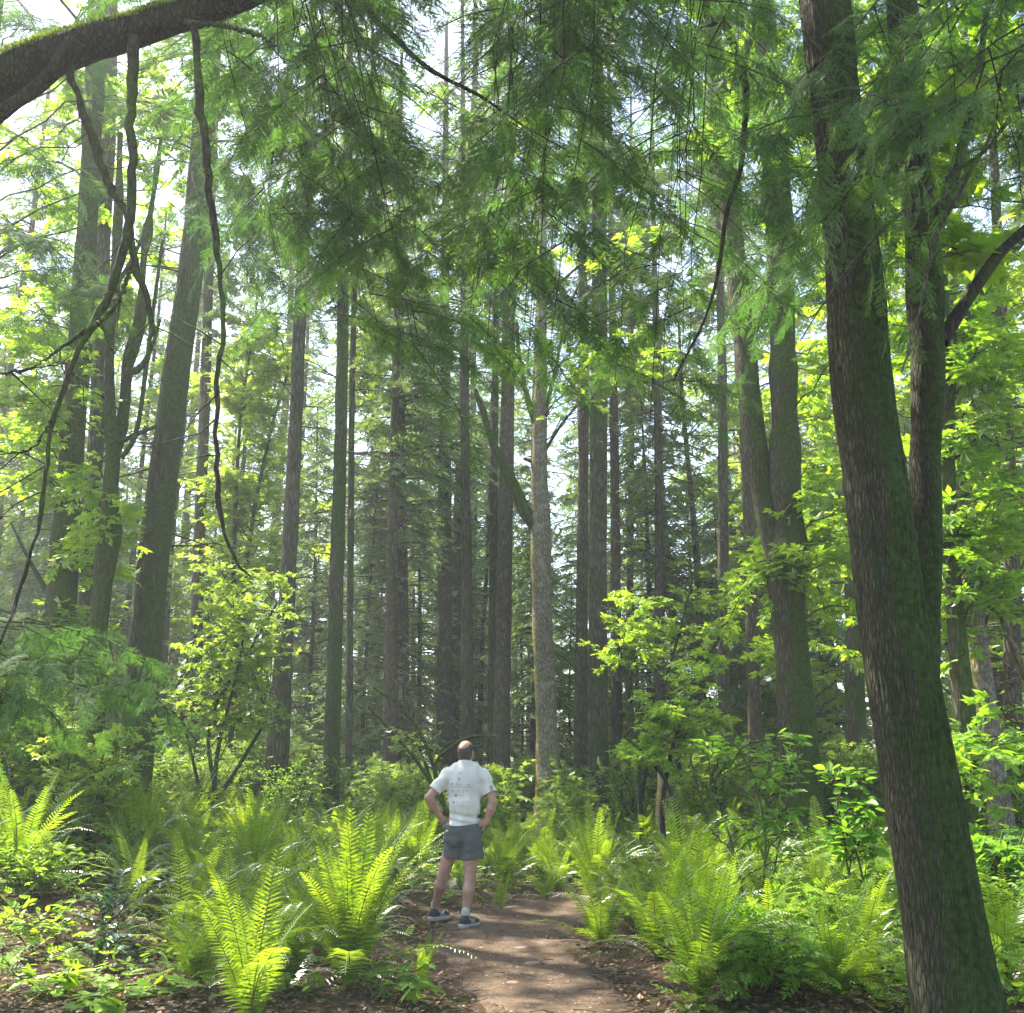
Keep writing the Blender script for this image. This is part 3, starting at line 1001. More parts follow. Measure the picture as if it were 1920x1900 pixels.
conifer('tall sunlit grey fir with rough bark, thickest conifer right of the pale forked maple', 25,
        [(1122, 1510, 44), (1121, 1400, 39), (1121, 1250, 36), (1121, 1050, 34), (1122, 850, 33), (1124, 650, 30), (1124, 450, 27), (1122, 250, 25)], 'bark_fir', 15, 30, 3.2, seed=15, dead=30, dz=(6, 15), seg=22, dl=2.2)
conifer('reddish hemlock trunk close against the left of the tall sunlit grey fir', 26.5, [(1088, 1500, 26), (1090, 1300, 24), (1092, 1050, 22), (1094, 850, 20), (1094, 650, 18), (1092, 450, 16)], 'bark_red', 14, 28, 2.6, seed=17, dead=26, dz=(5, 14), mat='fardark', dl=2)
conifer('brown conifer trunk rising between the man and the pale forked maple', 27, [(940, 1480, 36), (942, 1300, 31), (945, 1100, 29), (949, 900, 27), (953, 700, 25), (955, 500, 22)], 'bark_red', 15, 30, 2.6, seed=19, dead=22, dz=(5, 14), mat='fir', dl=1.8)
conifer('thin dark conifer close behind the brown trunk right of the man', 31, [(922, 1470, 20), (924, 1200, 17), (926, 950, 15), (928, 750, 13)], 'bark_fir', 14, 28, 2.2, seed=21, dead=14, dz=(5, 14), mat='fardark')
conifer('slim smooth grey conifer standing straight above the head of the man', 28, [(878, 1470, 24), (877, 1300, 22), (875, 1100, 20), (873, 900, 18), (872, 760, 16), (870, 600, 14)], 'bark_fir', 13, 28, 2.4, seed=25, dead=14, dz=(6, 13), mat='fardark')
conifer('dark straight conifer trunk just left of the slim grey one above the man', 33, [(832, 1480, 34), (834, 1300, 29), (834, 1050, 27), (834, 850, 24), (834, 650, 20)], 'bark_fir', 11, 28, 3.0, seed=27, dead=20, dz=(3, 11), mat='fardark')
conifer('pale grey-green hemlock with broad sunlit boughs in the centre left', 30, [(758, 1470, 24), (756, 1250, 22), (754, 1000, 19), (752, 800, 16)], 'bark_red', 7.5, 19, 4.2, seed=29, dead=34, dz=(.5, 7.5), mat='hemlock', nb=8, whorl=.40, dl=2.0, ntw=20, sky_gap=.1)
conifer('dark brown conifer with dead skirt branches left of the man', 27, [(730, 1460, 30), (732, 1300, 27), (735, 1100, 22), (738, 900, 18)], 'bark_red', 9, 22, 2.5, seed=33, dead=60, dz=(.5, 9), mat='fardark', dl=1.9)
conifer('grey conifer with clean bark right of the tall sunlit grey fir', 30, [(1157, 1480, 24), (1156, 1300, 21), (1154, 1050, 19), (1152, 850, 17)], 'bark_fir', 12, 27, 2.6, seed=35, dead=18, dz=(4, 12), mat='fir')
conifer('thin conifer second to the right of the tall sunlit grey fir', 33, [(1180, 1480, 17), (1180, 1250, 15), (1182, 1000, 13), (1184, 800, 11)], 'bark_fir', 10, 25, 2.4, seed=39, dead=14, dz=(4, 10), mat='fardark')
conifer('dark slender conifer behind the sapling stump in the right centre', 29, [(1240, 1490, 22), (1238, 1300, 19), (1236, 1100, 17), (1234, 900, 14)], 'bark_fir', 9, 25, 2.8, seed=43, dead=18, dz=(3, 9), mat='fardark')
conifer('smooth grey conifer pole standing alone left of the forked burl maple', 25, [(1358, 1440, 24), (1357, 1250, 22), (1356, 1000, 20), (1355, 800, 18), (1352, 600, 16)], 'bark_fir', 13, 28, 2.6, seed=45, dead=14, dz=(5, 13), mat='fir')
conifer('reddish conifer trunk close behind the left side of the forked burl maple', 23, [(1418, 1480, 28), (1414, 1300, 25), (1408, 1100, 23), (1402, 900, 21), (1396, 750, 19)], 'bark_red', 13, 27, 2.8, seed=47, dead=20, dz=(4, 13), mat='fir')
conifer('mossy conifer trunk half hidden behind the massive furrowed maple', 21, [(1610, 1540, 42), (1606, 1400, 38), (1602, 1250, 35), (1598, 1050, 32)], 'bark_firmoss', 12, 26, 3.2, seed=49, dead=18, dz=(4, 12), mat='fir')
conifer('twiggy conifer at the right edge bristling with bare grey dead branches', 17, [(1905, 1560, 40), (1902, 1400, 34), (1898, 1200, 30), (1894, 950, 26)], 'bark_red', 6.5, 18, 2.8, seed=51, dead=80, dz=(.6, 7), mat='fir', dl=2.4)
maple('maple_tree', 'dark mossy maple leaning left behind the massive furrowed trunk', 12,
      [[(1822, 1560, 48), (1812, 1400, 40), (1800, 1250, 36), (1788, 1100, 34), (1778, 960, 32), (1772, 800, 28), (1768, 600, 24)]],
      limbs=[[(1775, 640, 20), (1810, 590, 20), (1860, 520, 18), (1925, 440, 16)]],
      leafz=[(1840, 860, 90, 240, 24, 11, 15), (1810, 1120, 70, 150, 10, 11, 14), (1680, 560, 60, 130, 7, 12, 14), (1860, 620, 70, 120, 8, 11, 14), (1850, 1480, 60, 90, 5, 10.5, 12)], seed=53, top=15, lump=.03, over=10)
maple('alder_tree', 'pale-barked alder leaning left at the right edge, its left side lit white', 13,
      [[(1886, 1590, 50), (1872, 1500, 44), (1856, 1380, 40), (1838, 1240, 36), (1820, 1100, 32), (1806, 1000, 28), (1795, 880, 24)]],
      limbs=[[(1838, 1230, 12), (1870, 1180, 10), (1910, 1230, 8), (1940, 1330, 6)], [(1815, 1060, 12), (1850, 1090, 10), (1890, 1190, 9), (1930, 1290, 7)]],
      leafz=[(1850, 1050, 60, 100, 6, 12, 14)], bark='bark_pale', seed=59, top=13, over=4, lump=.02)


# near trees, overhead -------------------------------------------------------------------------
def overhead_limb():
    D = 6.2
    bx, by = -5.0, 6.6
    z = g1(bx, by)
    root = thing('maple_tree', 'old maple beyond the left edge whose thick dark limb crosses the top corner', 'tree', (bx, by, z))
    pts = np.array([[bx - .1, by, z - .3], [bx, by, z], [bx + .1, by, 2.5], [bx + .15, by, 4.6], [bx - .2, by, 8.5], [bx - .8, by + .5, 12]])
    c = catmull(np.hstack([pts, np.array([[.5], [.42], [.34], [.32], [.24], [.12]])]), 60)
    add_trunk(root, (c[:, :3], c[:, 3]), M['bark_maple'], 'trunk', 30, .02, 2, .05)
    p, r = px_line([(-60, 185, 92), (0, 150, 86), (90, 110, 72), (170, 82, 64), (250, 60, 60), (330, 34, 58), (420, 6, 52), (520, -40, 44), (640, -110, 36)], D)
    st = np.array([[bx + .1, by, 5.1]])
    pp = np.vstack([st, p]); rr = np.concatenate([[.2], r])
    c = catmull(np.hstack([pp, rr[:, None]]), 90)
    mb = MB(); mb.add(*tube(c[:, :3], c[:, 3], 40, rough_disp(.012, 8, 9, .03)))
    p, r = px_line([(-60, 240, 30), (0, 212, 28), (50, 178, 26), (95, 140, 28), (125, 98, 32), (140, 78, 30)], D - .12)
    c = catmull(np.hstack([p, r[:, None]]), 40)
    mb.add(*tube(c[:, :3], c[:, 3], 20, rough_disp(.006, 9, 9, .01)))
    mb.build('limb', M['bark_dark'], root, smooth=True)
    hang = [
        [(125, 105, 14), (140, 160, 13), (162, 230, 12), (190, 310, 12), (215, 370, 11), (238, 395, 12), (243, 430, 14), (258, 510, 12), (275, 560, 11), (285, 600, 9), (278, 680, 7)],
        [(252, 70, 20), (249, 140, 18), (247, 220, 16), (247, 300, 15), (246, 380, 16), (238, 440, 15), (222, 500, 14), (200, 560, 12), (172, 612, 13), (140, 670, 11), (118, 730, 10), (96, 800, 9), (86, 880, 8), (76, 960, 8), (55, 1050, 7), (30, 1130, 6), (0, 1205, 5)],
        [(367, 40, 15), (370, 110, 14), (376, 200, 14), (388, 300, 14), (395, 380, 13), (407, 460, 10), (415, 540, 9), (420, 610, 9), (410, 690, 9), (405, 760, 9), (404, 830, 8), (408, 900, 8), (414, 975, 8), (432, 1030, 7), (465, 1082, 5)],
        [(245, 500, 8), (225, 560, 7), (190, 600, 6), (160, 620, 5)],
        [(160, 620, 6), (110, 655, 5), (60, 690, 4), (0, 700, 3)],
        [(96, 790, 5), (60, 840, 4), (0, 850, 3)],
        [(345, 40, 5), (470, 60, 4), (520, 90, 3)],
    ]
    for k, h in enumerate(hang):
        p, r = px_line(h, D - .05 - .04 * k)
        c = catmull(np.hstack([p, r[:, None]]), 50)
        c[:, :3] += np.random.default_rng(k).normal(0, .006, (50, 3))
        rk = np.random.default_rng(70 + k)
        c[:, 3] *= 1 + .35 * np.clip(rk.normal(0, .5, 50), 0, 1)
        mb = MB(); mb.add(*tube(c[:, :3], c[:, 3], 10, rough_disp(.005, 10 + k, 16, .008)))
        for _ in range(7 if k < 3 else 3):
            q = c[rk.integers(12, 48), :3]; l = rk.uniform(.12, .5)
            d1 = nrm(rk.normal(0, 1, 3) * [1, .6, .5] + [0, 0, -.5]) * l
            mb.add(*tube(np.array([q, q + d1 * .5 + rk.normal(0, .03, 3), q + d1, q + d1 * 1.3 + rk.normal(0, .05, 3)]), [.006, .005, .003, .0015], 4))
        mb.build('hanging_branch', M['twig'], root, smooth=True)
    # fine moss along the limb
    rg = np.random.default_rng(3)
    Lf = MB(); Lv = Leaves(T_NARROW)
    p, r = px_line([(0, 150, 95), (90, 112, 82), (170, 84, 74), (250, 62, 70), (330, 36, 68), (420, 8, 62)], D)
    c = catmull(np.hstack([p, r[:, None]]), 300)
    for q in c:
        dens = vnoise((q[:3] * 3.0)[None], 77)[0]
        for _ in range(int(max(0, 8 + 26 * dens))):
            a = rg.uniform(.2, np.pi - .2)
            n = np.array([0, math.cos(a), math.sin(a)])
            Lv.add(q[:3] + n * q[3] * 1.0, n + rg.normal(0, .5, 3), rg.normal(0, 1, 3), rg.uniform(.015, .04))
    Lv.flush(Lf)
    Lf.build('moss', M['moss'], root)


overhead_limb()


def bough(parent, start, end, seed, nb=6, ln=.42, hang=.45, r0=.018, arch=.15, from_s=.6, mat='cedar', sub=1.15):
    r = np.random.default_rng(seed)
    start = np.asarray(start, float); end = np.asarray(end, float)
    l = np.linalg.norm(end - start)
    n = 14
    s = np.linspace(0, 1, n)[:, None]
    ctrl = start * .36 + end * .64
    ctrl[2] = max(start[2], end[2]) + arch * l
    pts = start * (1 - s) ** 2 + ctrl * 2 * s * (1 - s) + end * s ** 2 + r.normal(0, .010 * l, (n, 3)) * np.sin(s * np.pi)
    mb = MB()
    mb.add(*tube(pts, .003 + r0 * (1 - s[:, 0]) ** 1.6, 6), mat=1)
    fw = nrm(np.gradient(pts, axis=0))
    D = [[] for _ in T_CED]; H = [[] for _ in T_CED]; Q = [[] for _ in T_CED]; S = [[] for _ in T_CED]

    def spray(p, d, h, sc):
        if in_gap(p) and r.random() < .8:
            return
        t = r.integers(len(T_CED))
        D[t].append(d); Q[t].append(p); H[t].append(h); S[t].append(sc)
    for j in range(nb):
        q = from_s + (1 - from_s) * (j + .8 * r.random()) / nb
        k = q * (n - 1); i0 = min(n - 2, int(k)); f = k - i0
        p = pts[i0] * (1 - f) + pts[i0 + 1] * f
        d = fw[i0]
        a = r.uniform(0, 6.28)
        side = nrm(np.cross(d, [math.cos(a) * .4, math.sin(a) * .4, 1])) * (1 if j % 2 else -1)
        sd = nrm(side + d * r.uniform(-.1, .5) + np.array([0, 0, -r.uniform(.05, .5)]))
        sl = sub * r.uniform(.6, 1.2) * (1.15 - .5 * (j / nb))
        m = 7
        u = np.linspace(0, 1, m)[:, None]
        sp = p + sd * sl * u + np.array([0, 0, -.28 * sl]) * u ** 2 + r.normal(0, .02, (m, 3)) * u
        mb.add(*tube(sp, np.linspace(.007, .002, m), 4, cap=False), mat=1)
        sf = nrm(np.gradient(sp, axis=0))
        up = nrm(np.array([0, -.55, .8]) + r.normal(0, .35, 3))
        ns = max(5, int(sl / .105))
        for w in range(ns):
            v = .12 + .88 * (w + .6 * r.random()) / ns
            kk = v * (m - 1); i1 = min(m - 2, int(kk)); pp = sp[i1] * (1 - kk + i1) + sp[i1 + 1] * (kk - i1)
            lat = nrm(np.cross(sf[i1], up)) * (1 if w % 2 else -1)
            dd = sf[i1] * r.uniform(.5, 1.0) + lat * r.uniform(.4, 1.0) + np.array([0, 0, -hang * r.uniform(.2, 1.3)])
            spray(pp, dd, up + r.normal(0, .3, 3), ln * (1.15 - .55 * v) * r.uniform(.6, 1.2))
        spray(sp[-1], sf[-1] + np.array([0, 0, -.2]), up, ln * r.uniform(.6, .9))
    for w in range(6):
        q = 1 - .3 * r.random() * (1 - from_s) - .02
        i0 = int(q * (n - 1))
        dd = fw[i0] + r.normal(0, .5, 3) + np.array([0, 0, -hang * .6])
        spray(pts[i0], dd, np.array([0, -.5, .6]) + r.normal(0, .4, 3), ln * r.uniform(.5, .9))
    for t in range(len(T_CED)):
        if D[t]:
            mb.inst(T_CED[t], frames(np.array(D[t]), np.array(H[t])) * np.array(S[t])[:, None, None], np.array(Q[t]))
    return mb.build('bough', [M[mat], M['twig']], parent)


def cedar(label, x, y, h, r0, groups, seed, name='cedar_tree'):
    z = g1(x, y)
    root = thing(name, label, 'tree', (x, y, z))
    c = catmull(np.array([[x, y, z - .3, r0 * 1.3], [x, y, z + .4, r0], [x, y, h * .5, r0 * .7], [x + .1, y, h, .05]]), 40)
    add_trunk(root, (c[:, :3], c[:, 3]), M['bark_red'], 'trunk', 24, .02, seed)
    r = np.random.default_rng(seed)
    k = 0
    for g in groups:
        (cx, cy, rx, ry, n, D0, D1) = g[:7]
        kw = dict(g[7]) if len(g) > 7 else {}
        dz = kw.pop('dz', 1.6)
        done = 0
        for e in ell(cx, cy, rx, ry, n * 6, D0, D1, r):
            s = np.array([x, y, min(h - .5, max(1.5, e[2] + dz * r.uniform(.6, 1.3)))])
            mid = s * .36 + e * .64; mid[2] = max(s[2], e[2]) + .15 * np.linalg.norm(e - s)
            if any(in_gap(s * (1 - t) ** 2 + mid * 2 * t * (1 - t) + e * t * t) for t in (.55, .62, .7, .76, .82, .88, .94, 1)):
                continue
            if done >= n:
                break
            done += 1
            bough(root, s, e, seed * 100 + k, **kw)
            k += 1
    return root


# pixel ellipses the bough ends reach, depth range
cedar('red cedar behind the camera whose drooping boughs fill the upper middle of the view', 1.4, -2.0, 16, .4,
      [(910, 590, 150, 140, 18, 8.2, 10.5, dict(dz=2.6)), (620, 420, 150, 130, 12, 8.5, 10.5, dict(dz=2.2)), (520, 170, 110, 110, 4, 8, 11, dict(from_s=.7, dz=1.6)), (1060, 170, 90, 130, 6, 7.2, 9, dict(from_s=.7, dz=1.8)),
       (1220, 740, 90, 70, 6, 8.5, 10, dict(dz=3.0)), (1290, 430, 130, 170, 10, 9, 11, dict(dz=2.4)), (1000, 420, 120, 100, 7, 8.5, 10, dict(dz=2.2))], 61)
cedar('red cedar behind the viewer on the left whose boughs droop over the left centre', -2.8, -2.2, 17, .4,
      [(640, 520, 120, 130, 9, 8.5, 10.5, dict(dz=2.4)), (780, 640, 120, 90, 9, 8.5, 10.5, dict(dz=2.6)), (560, 300, 90, 110, 4, 8.5, 10.5, dict(from_s=.66, dz=2))], 66)
cedar('red cedar beyond the left edge with long boughs reaching over the ferns', -9.5, 16, 18, .4,
      [(540, 500, 90, 110, 5, 11, 13, dict(from_s=.78, dz=2.5)), (470, 140, 60, 90, 4, 11, 13, dict(from_s=.8, dz=2)), (50, 380, 80, 140, 4, 12.5, 14, dict(from_s=.55, dz=1.6)), (190, 620, 100, 90, 3, 12.5, 13.8, dict(from_s=.65, dz=1.6)), (90, 60, 120, 60, 3, 12, 13.5, dict(from_s=.6, dz=1.2))], 62)
cedar('low-branched red cedar beyond the left edge with sunlit fronds sweeping in at waist height', -5.2, 7.4, 3.8, .16,
      [(345, 1330, 40, 40, 2, 7.4, 7.9, dict(from_s=.35, dz=.35, hang=.35, ln=.34, nb=5, arch=.05, sub=.55)), (250, 1210, 100, 40, 3, 7.2, 7.8, dict(from_s=.35, dz=.3, hang=.35, ln=.34, nb=5, arch=.05, sub=.55)), (90, 1290, 70, 60, 3, 7.2, 7.8, dict(from_s=.35, dz=.3, hang=.4, ln=.34, nb=5, arch=.05, sub=.55))], 63)
cedar('red cedar beyond the right edge whose dark boughs droop across the upper right centre', 8.6, 11.5, 16, .4,
      [(1450, 170, 90, 160, 5, 9.5, 11, dict(from_s=.7, dz=2.0)), (1420, 560, 70, 80, 3, 10, 11, dict(from_s=.7, dz=2.0))], 64)
cedar('red cedar close by on the right whose fronds hang in front of the massive trunk', 5.4, 4.2, 12, .3,
      [(1540, 400, 60, 160, 5, 5.2, 5.8, dict(from_s=.6, ln=.34, dz=1.6, sub=.8)), (1460, 280, 60, 220, 5, 6.5, 7.5, dict(from_s=.65, ln=.38, dz=1.6, sub=.9)), (1840, 120, 80, 110, 5, 5.4, 6.4, dict(from_s=.55, ln=.36, dz=1.4, sub=.9))], 65)


# ------------------------------------------------------------------ thin bare branches at the upper right
def bare_branches():
    D = 5.6
    x, y = 4.6, 5.4
    root = thing('alder_tree', 'leaning alder beyond the right edge whose thin bare branches cross the upper right corner', 'tree', (x, y, g1(x, y)))
    z = g1(x, y)
    c = catmull(np.array([[x, y, z - .2, .11], [x, y, z + .1, .09], [x + .05, y, 3, .075], [x + .1, y, 6.5, .05], [x - .2, y, 8.5, .02]]), 40)
    add_trunk(root, (c[:, :3], c[:, 3]), M['bark_pale'], 'trunk', 14, .006, 3)
    lines = [
        [(2010, 90, 13), (1935, 170, 11), (1880, 240, 9), (1840, 290, 8), (1790, 320, 10), (1740, 360, 9), (1690, 400, 8), (1645, 440, 6), (1600, 490, 4), (1550, 560, 3), (1500, 640, 2)],
        [(1990, 10, 11), (1925, 110, 7), (1880, 190, 6), (1850, 270, 6), (1820, 320, 8), (1790, 380, 8), (1755, 440, 7), (1740, 500, 6), (1725, 580, 5), (1705, 650, 4), (1690, 700, 3)],
        [(1820, 320, 6), (1780, 360, 6), (1740, 398, 5), (1722, 385, 4), (1700, 365, 3)],
        [(1645, 440, 4), (1585, 520, 3), (1520, 600, 2)],
    ]
    for k, h in enumerate(lines):
        p, r = px_line(h, D - .06 * k)
        if k < 2:
            p = np.vstack([[x - .05, y, p[0][2] - .4], p]); r = np.concatenate([[r[0]], r])
        c = catmull(np.hstack([p, r[:, None]]), 44)
        mb = MB(); mb.add(*tube(c[:, :3], c[:, 3], 7))
        mb.build('branch', M['deadtwig' if k < 3 else 'twig'], root, smooth=True)
    root = None


bare_branches()


def vine_branch():
    D = 7.2
    x, y = 1.9, -1.0
    root = thing('maple_tree', 'slender maple behind the viewer, its long dark branch arching down across the upper right', 'tree', (x, y, g1(x, y)))
    c = catmull(np.array([[x, y, -.2, .15], [x, y, .1, .12], [x, y + .2, 5, .09], [x - .1, y + .6, 9, .06], [x - .1, y + 1, 11, .03]]), 40)
    add_trunk(root, (c[:, :3], c[:, 3]), M['bark_maple'], 'trunk', 14, .006, 3)
    p, r = px_line([(1330, -60, 16), (1358, 40, 15), (1385, 110, 15), (1399, 170, 14), (1395, 250, 12), (1388, 320, 10), (1362, 400, 9), (1352, 480, 8), (1335, 560, 7), (1312, 620, 6), (1285, 670, 4), (1262, 715, 3)], D)
    p = np.vstack([[x - .1, y + .7, 9.6], [x, 4.0, 10.2], p]); r = np.concatenate([[.05, .045], r])
    c = catmull(np.hstack([p, r[:, None]]), 80)
    mb = MB(); mb.add(*tube(c[:, :3], c[:, 3], 10, rough_disp(.004, 4, 12)))
    mb.build('branch', M['twig'], root, smooth=True)
    p, r = px_line([(675, -60, 14), (690, 20, 12), (740, 70, 11), (780, 110, 9), (830, 145, 7), (900, 180, 6), (980, 235, 4), (1060, 280, 3)], D)
    p = np.vstack([[x - .1, y + .7, 9.2], [.5, 4.0, 9.8], p]); r = np.concatenate([[.05, .04], r])
    c = catmull(np.hstack([p, r[:, None]]), 80)
    mb = MB(); mb.add(*tube(c[:, :3], c[:, 3], 10, rough_disp(.004, 5, 12)))
    mb.build('branch', M['twig'], root, smooth=True)


vine_branch()


# ------------------------------------------------------------------ the far forest
def straight(h, r0, seed):
    r = np.random.default_rng(seed)
    z = np.linspace(-.6, h, 26)
    x = .12 * vnoise(np.stack([z * .15, 0 * z, 0 * z], -1), seed) + r.normal(0, .012) * z
    y = .12 * vnoise(np.stack([z * .15, 0 * z + 5, 0 * z], -1), seed) + r.normal(0, .012) * z
    return np.stack([x, y, z], -1), r0 * (1 - .75 * np.clip(z / h, 0, 1)) * (1 + .35 * np.exp(-np.clip(z, 0, None) * 2))


def clone(src, loc, rz, sc):
    o = src.copy(); COL.objects.link(o)
    o.location = loc; o.rotation_euler = (0, 0, rz); o.scale = (sc, sc, sc)
    for ch in list(src.children):
        c = ch.copy(); COL.objects.link(c); c.parent = o
    return o


def far_forest():
    protos = []
    spec = [(27, .20, 5, 3.0, 'fir', .62, 5), (30, .24, 9, 3.2, 'fardark', .6, 5), (24, .16, 3, 2.6, 'hemlock', .55, 6), (32, .27, 12, 3.6, 'fir', .65, 5), (20, .13, 1.2, 2.6, 'hemlock', .5, 6), (28, .2, 7, 2.6, 'fardark', .6, 5)]
    for k, (h, r0, z0, lm, mat, wh, nb) in enumerate(spec):
        root = thing('conifer', 'x', 'tree', (0, 0, 0))
        c = straight(h, r0, 80 + k)
        add_trunk(root, c, M['bark_red' if k % 2 else 'bark_fir'], 'trunk', 9, .01, k)
        L = MB(1)
        fir_crown(L, L, c, z0, h, lm, wh, nb, .4, 80 + k, .62, 9, T=T_FIRS, profile=lambda f: min(1, .45 + f * 2.2) * (1 - f) ** .55 + .06, sky_gap=.2)
        r = np.random.default_rng(k)
        for _ in range(26):                       # dead lower branches stay in the crown mesh at this distance
            z = r.uniform(1, z0 + 2); a = r.uniform(0, 6.28); o, _ = at_height(c, z)
            l = r.uniform(.6, 2.0)
            e = o + np.array([math.cos(a) * l, math.sin(a) * l, r.uniform(-.5, .2) * l])
            L.add(*tube(np.array([o, (o + e) / 2 + [0, 0, .05], e]), [.018, .012, .006], 3, cap=False))
        L.build('crown', [M[mat], M['deadtwig']], root)
        protos.append(root)
    r = np.random.default_rng(77)
    used = [False] * len(protos)
    pts = []
    bands = [(31, 40, 16, 'conifer in the nearer rows of the backdrop forest, trunk still distinct between the traced ones', 'conifers in the nearer backdrop rows'),
             (40, 56, 30, 'slim conifer in the hazy middle rows of the backdrop forest', 'conifers in the hazy middle rows'),
             (56, 86, 46, 'faint conifer in the farthest rows of the backdrop forest', 'conifers in the farthest rows')]
    for (d0, d1, n, lab, grp) in bands:
        m = 0; tries = 0
        while m < n and tries < 4000:
            tries += 1
            D = r.uniform(d0, d1); px = r.uniform(-160, 2080)
            x = (px - 960) / FPX * D * 1.03
            if any((x - q[0]) ** 2 + (D - q[1]) ** 2 < (1.7 + .02 * D) ** 2 for q in pts):
                continue
            # leave the bright openings of the photograph
            if d0 < 56 and (570 < px < 610 or 1180 < px < 1230) and r.random() < .7:
                continue
            pts.append((x, D))
            k = int(r.integers(len(protos)))
            z = g1(x, D)
            rz = r.uniform(0, 6.28); sc = r.uniform(.8, 1.15)
            if not used[k]:
                used[k] = True; o = protos[k]
                o.location = (x, D, z); o.rotation_euler = (0, 0, rz); o.scale = (sc,) * 3
            else:
                o = clone(protos[k], (x, D, z), rz, sc)
            tag(o, lab, 'tree', grp)
            m += 1
    yh = []
    for k in range(2):
        root = thing('young_hemlock', 'young pale green hemlock branching from the ground between the distant trunks', 'tree', (0, 0, 0), 'young hemlocks between the distant trunks')
        c = straight(13, .09, 140 + k)
        add_trunk(root, c, M['bark_red'], 'trunk', 8, .006, k)
        L = MB(1)
        fir_crown(L, L, c, .6, 13, 2.3, .38, 6, .45, 140 + k, .5, 10, T=T_FIRS, profile=lambda f: (1 - f) ** .8 + .05)
        L.build('crown', [M['hemlock'], M['deadtwig']], root)
        yh.append(root)
    for j, (px, D) in enumerate([(690, 29), (800, 34), (600, 32), (470, 36), (1060, 36), (1200, 31), (1300, 36), (1440, 33), (1530, 30), (120, 30), (250, 34), (1690, 33), (980, 40), (880, 38), (1130, 42), (340, 40), (1820, 34), (740, 40), (560, 36), (650, 36), (710, 33), (420, 38), (1000, 33), (1340, 29), (1500, 38), (200, 29), (40, 34)]):
        x = (px - 960) / FPX * D * 1.03
        o = yh[j] if j < 2 else clone(yh[j % 2], (0, 0, 0), 0, 1)
        o.location = (x, D, g1(x, D)); o.rotation_euler = (0, 0, r.uniform(0, 6.28)); o.scale = (r.uniform(.7, 1.15),) * 3
    # broadleaf trees among them, bright in the sun
    bl = []
    for k in range(3):
        root = thing('broadleaf_tree', 'bright broadleaf tree glowing among the dark conifers of the backdrop', 'tree', (0, 0, 0), 'broadleaf trees in the backdrop')
        c = straight(15, .16, 120 + k)
        add_trunk(root, c, M['bark_fir'], 'trunk', 9, .01, k)
        L = MB(1); Lv = Leaves(T_MAP); rr = np.random.default_rng(130 + k)
        for j in range(46):
            z = rr.uniform(2.5, 14.5); o, _ = at_height(c, z - .8)
            a = rr.uniform(0, 6.28); q = rr.uniform(.8, 3.4)
            e = np.array([o[0] + q * math.cos(a), o[1] + q * math.sin(a), z + rr.uniform(-.2, .6)])
            leafy_limb(L, Lv, o, e, .02, 9, .9, 8, .22, rr, wseg=3)
        Lv.flush(L)
        L.build('leaves', [M['vine'], M['twig']], root)
        bl.append(root)
    spots = [(330, 30), (440, 37), (60, 34), (1300, 31), (1480, 28), (1620, 30), (1760, 24), (1880, 30), (1180, 36), (-20, 30), (230, 37), (680, 38), (1840, 19), (1390, 34)]
    for j, (px, D) in enumerate(spots):
        x = (px - 960) / FPX * D * 1.03
        if j < 3:
            o = bl[j]; o.location = (x, D, g1(x, D))
        else:
            o = clone(bl[j % 3], (x, D, g1(x, D)), r.uniform(0, 6.28), r.uniform(.75, 1.15))


far_forest()


# ------------------------------------------------------------------ saplings and shrubs
def shrub(name, label, D, stems, leafz, leaf='shrub', T=None, size=.11, seed=1, per=8, nsub=6, sub=.35, cat='shrub', bark='greenstem', lr=.006, flat=.4, drop=(.05, .35), ground=True):
    return maple(name, label, D, stems, (), leafz, bark, None, leaf, 0, 0, 8, size, seed, cat, T or T_OVAL, per, nsub, .001, 'stem', sub, flat, lr, drop)


shrub('osoberry_shrub', 'tall thin-stemmed shrub with long bright leaves in front of the forked burl maple', 9.4,
      [[(1414, 1770, 6), (1420, 1730, 6), (1434, 1620, 5), (1431, 1533, 5), (1410, 1453, 4), (1385, 1405, 4), (1358, 1384, 3)],
       [(1413, 1765, 5), (1391, 1665, 5), (1366, 1562, 4), (1329, 1475, 3)],
       [(1418, 1760, 5), (1450, 1640, 4), (1475, 1500, 4), (1488, 1400, 3)]],
      [(1472, 1400, 45, 40, 6, 9.2, 9.8), (1460, 1500, 55, 60, 7, 9.2, 9.9), (1350, 1420, 70, 50, 6, 9.2, 9.8), (1500, 1570, 50, 40, 3, 9.2, 9.8), (1350, 1560, 60, 60, 3, 9.2, 9.8)], T=T_NARROW, size=.11, seed=71, sub=.22, nsub=4, per=6)
shrub('osoberry_shrub', 'dark drooping broad-leaved shrub on two thin stems beside the massive trunk', 8.7,
      [[(1606, 1845, 6), (1621, 1810, 6), (1625, 1700, 5), (1603, 1592, 5), (1563, 1533, 3)],
       [(1604, 1845, 5), (1600, 1700, 5), (1585, 1600, 4), (1570, 1500, 3)]],
      [(1590, 1560, 45, 50, 6, 8.5, 9.0), (1570, 1490, 50, 40, 4, 8.5, 9.2), (1640, 1640, 40, 40, 2, 8.5, 8.9)], T=T_OVALW, size=.11, seed=72, sub=.22, per=6)
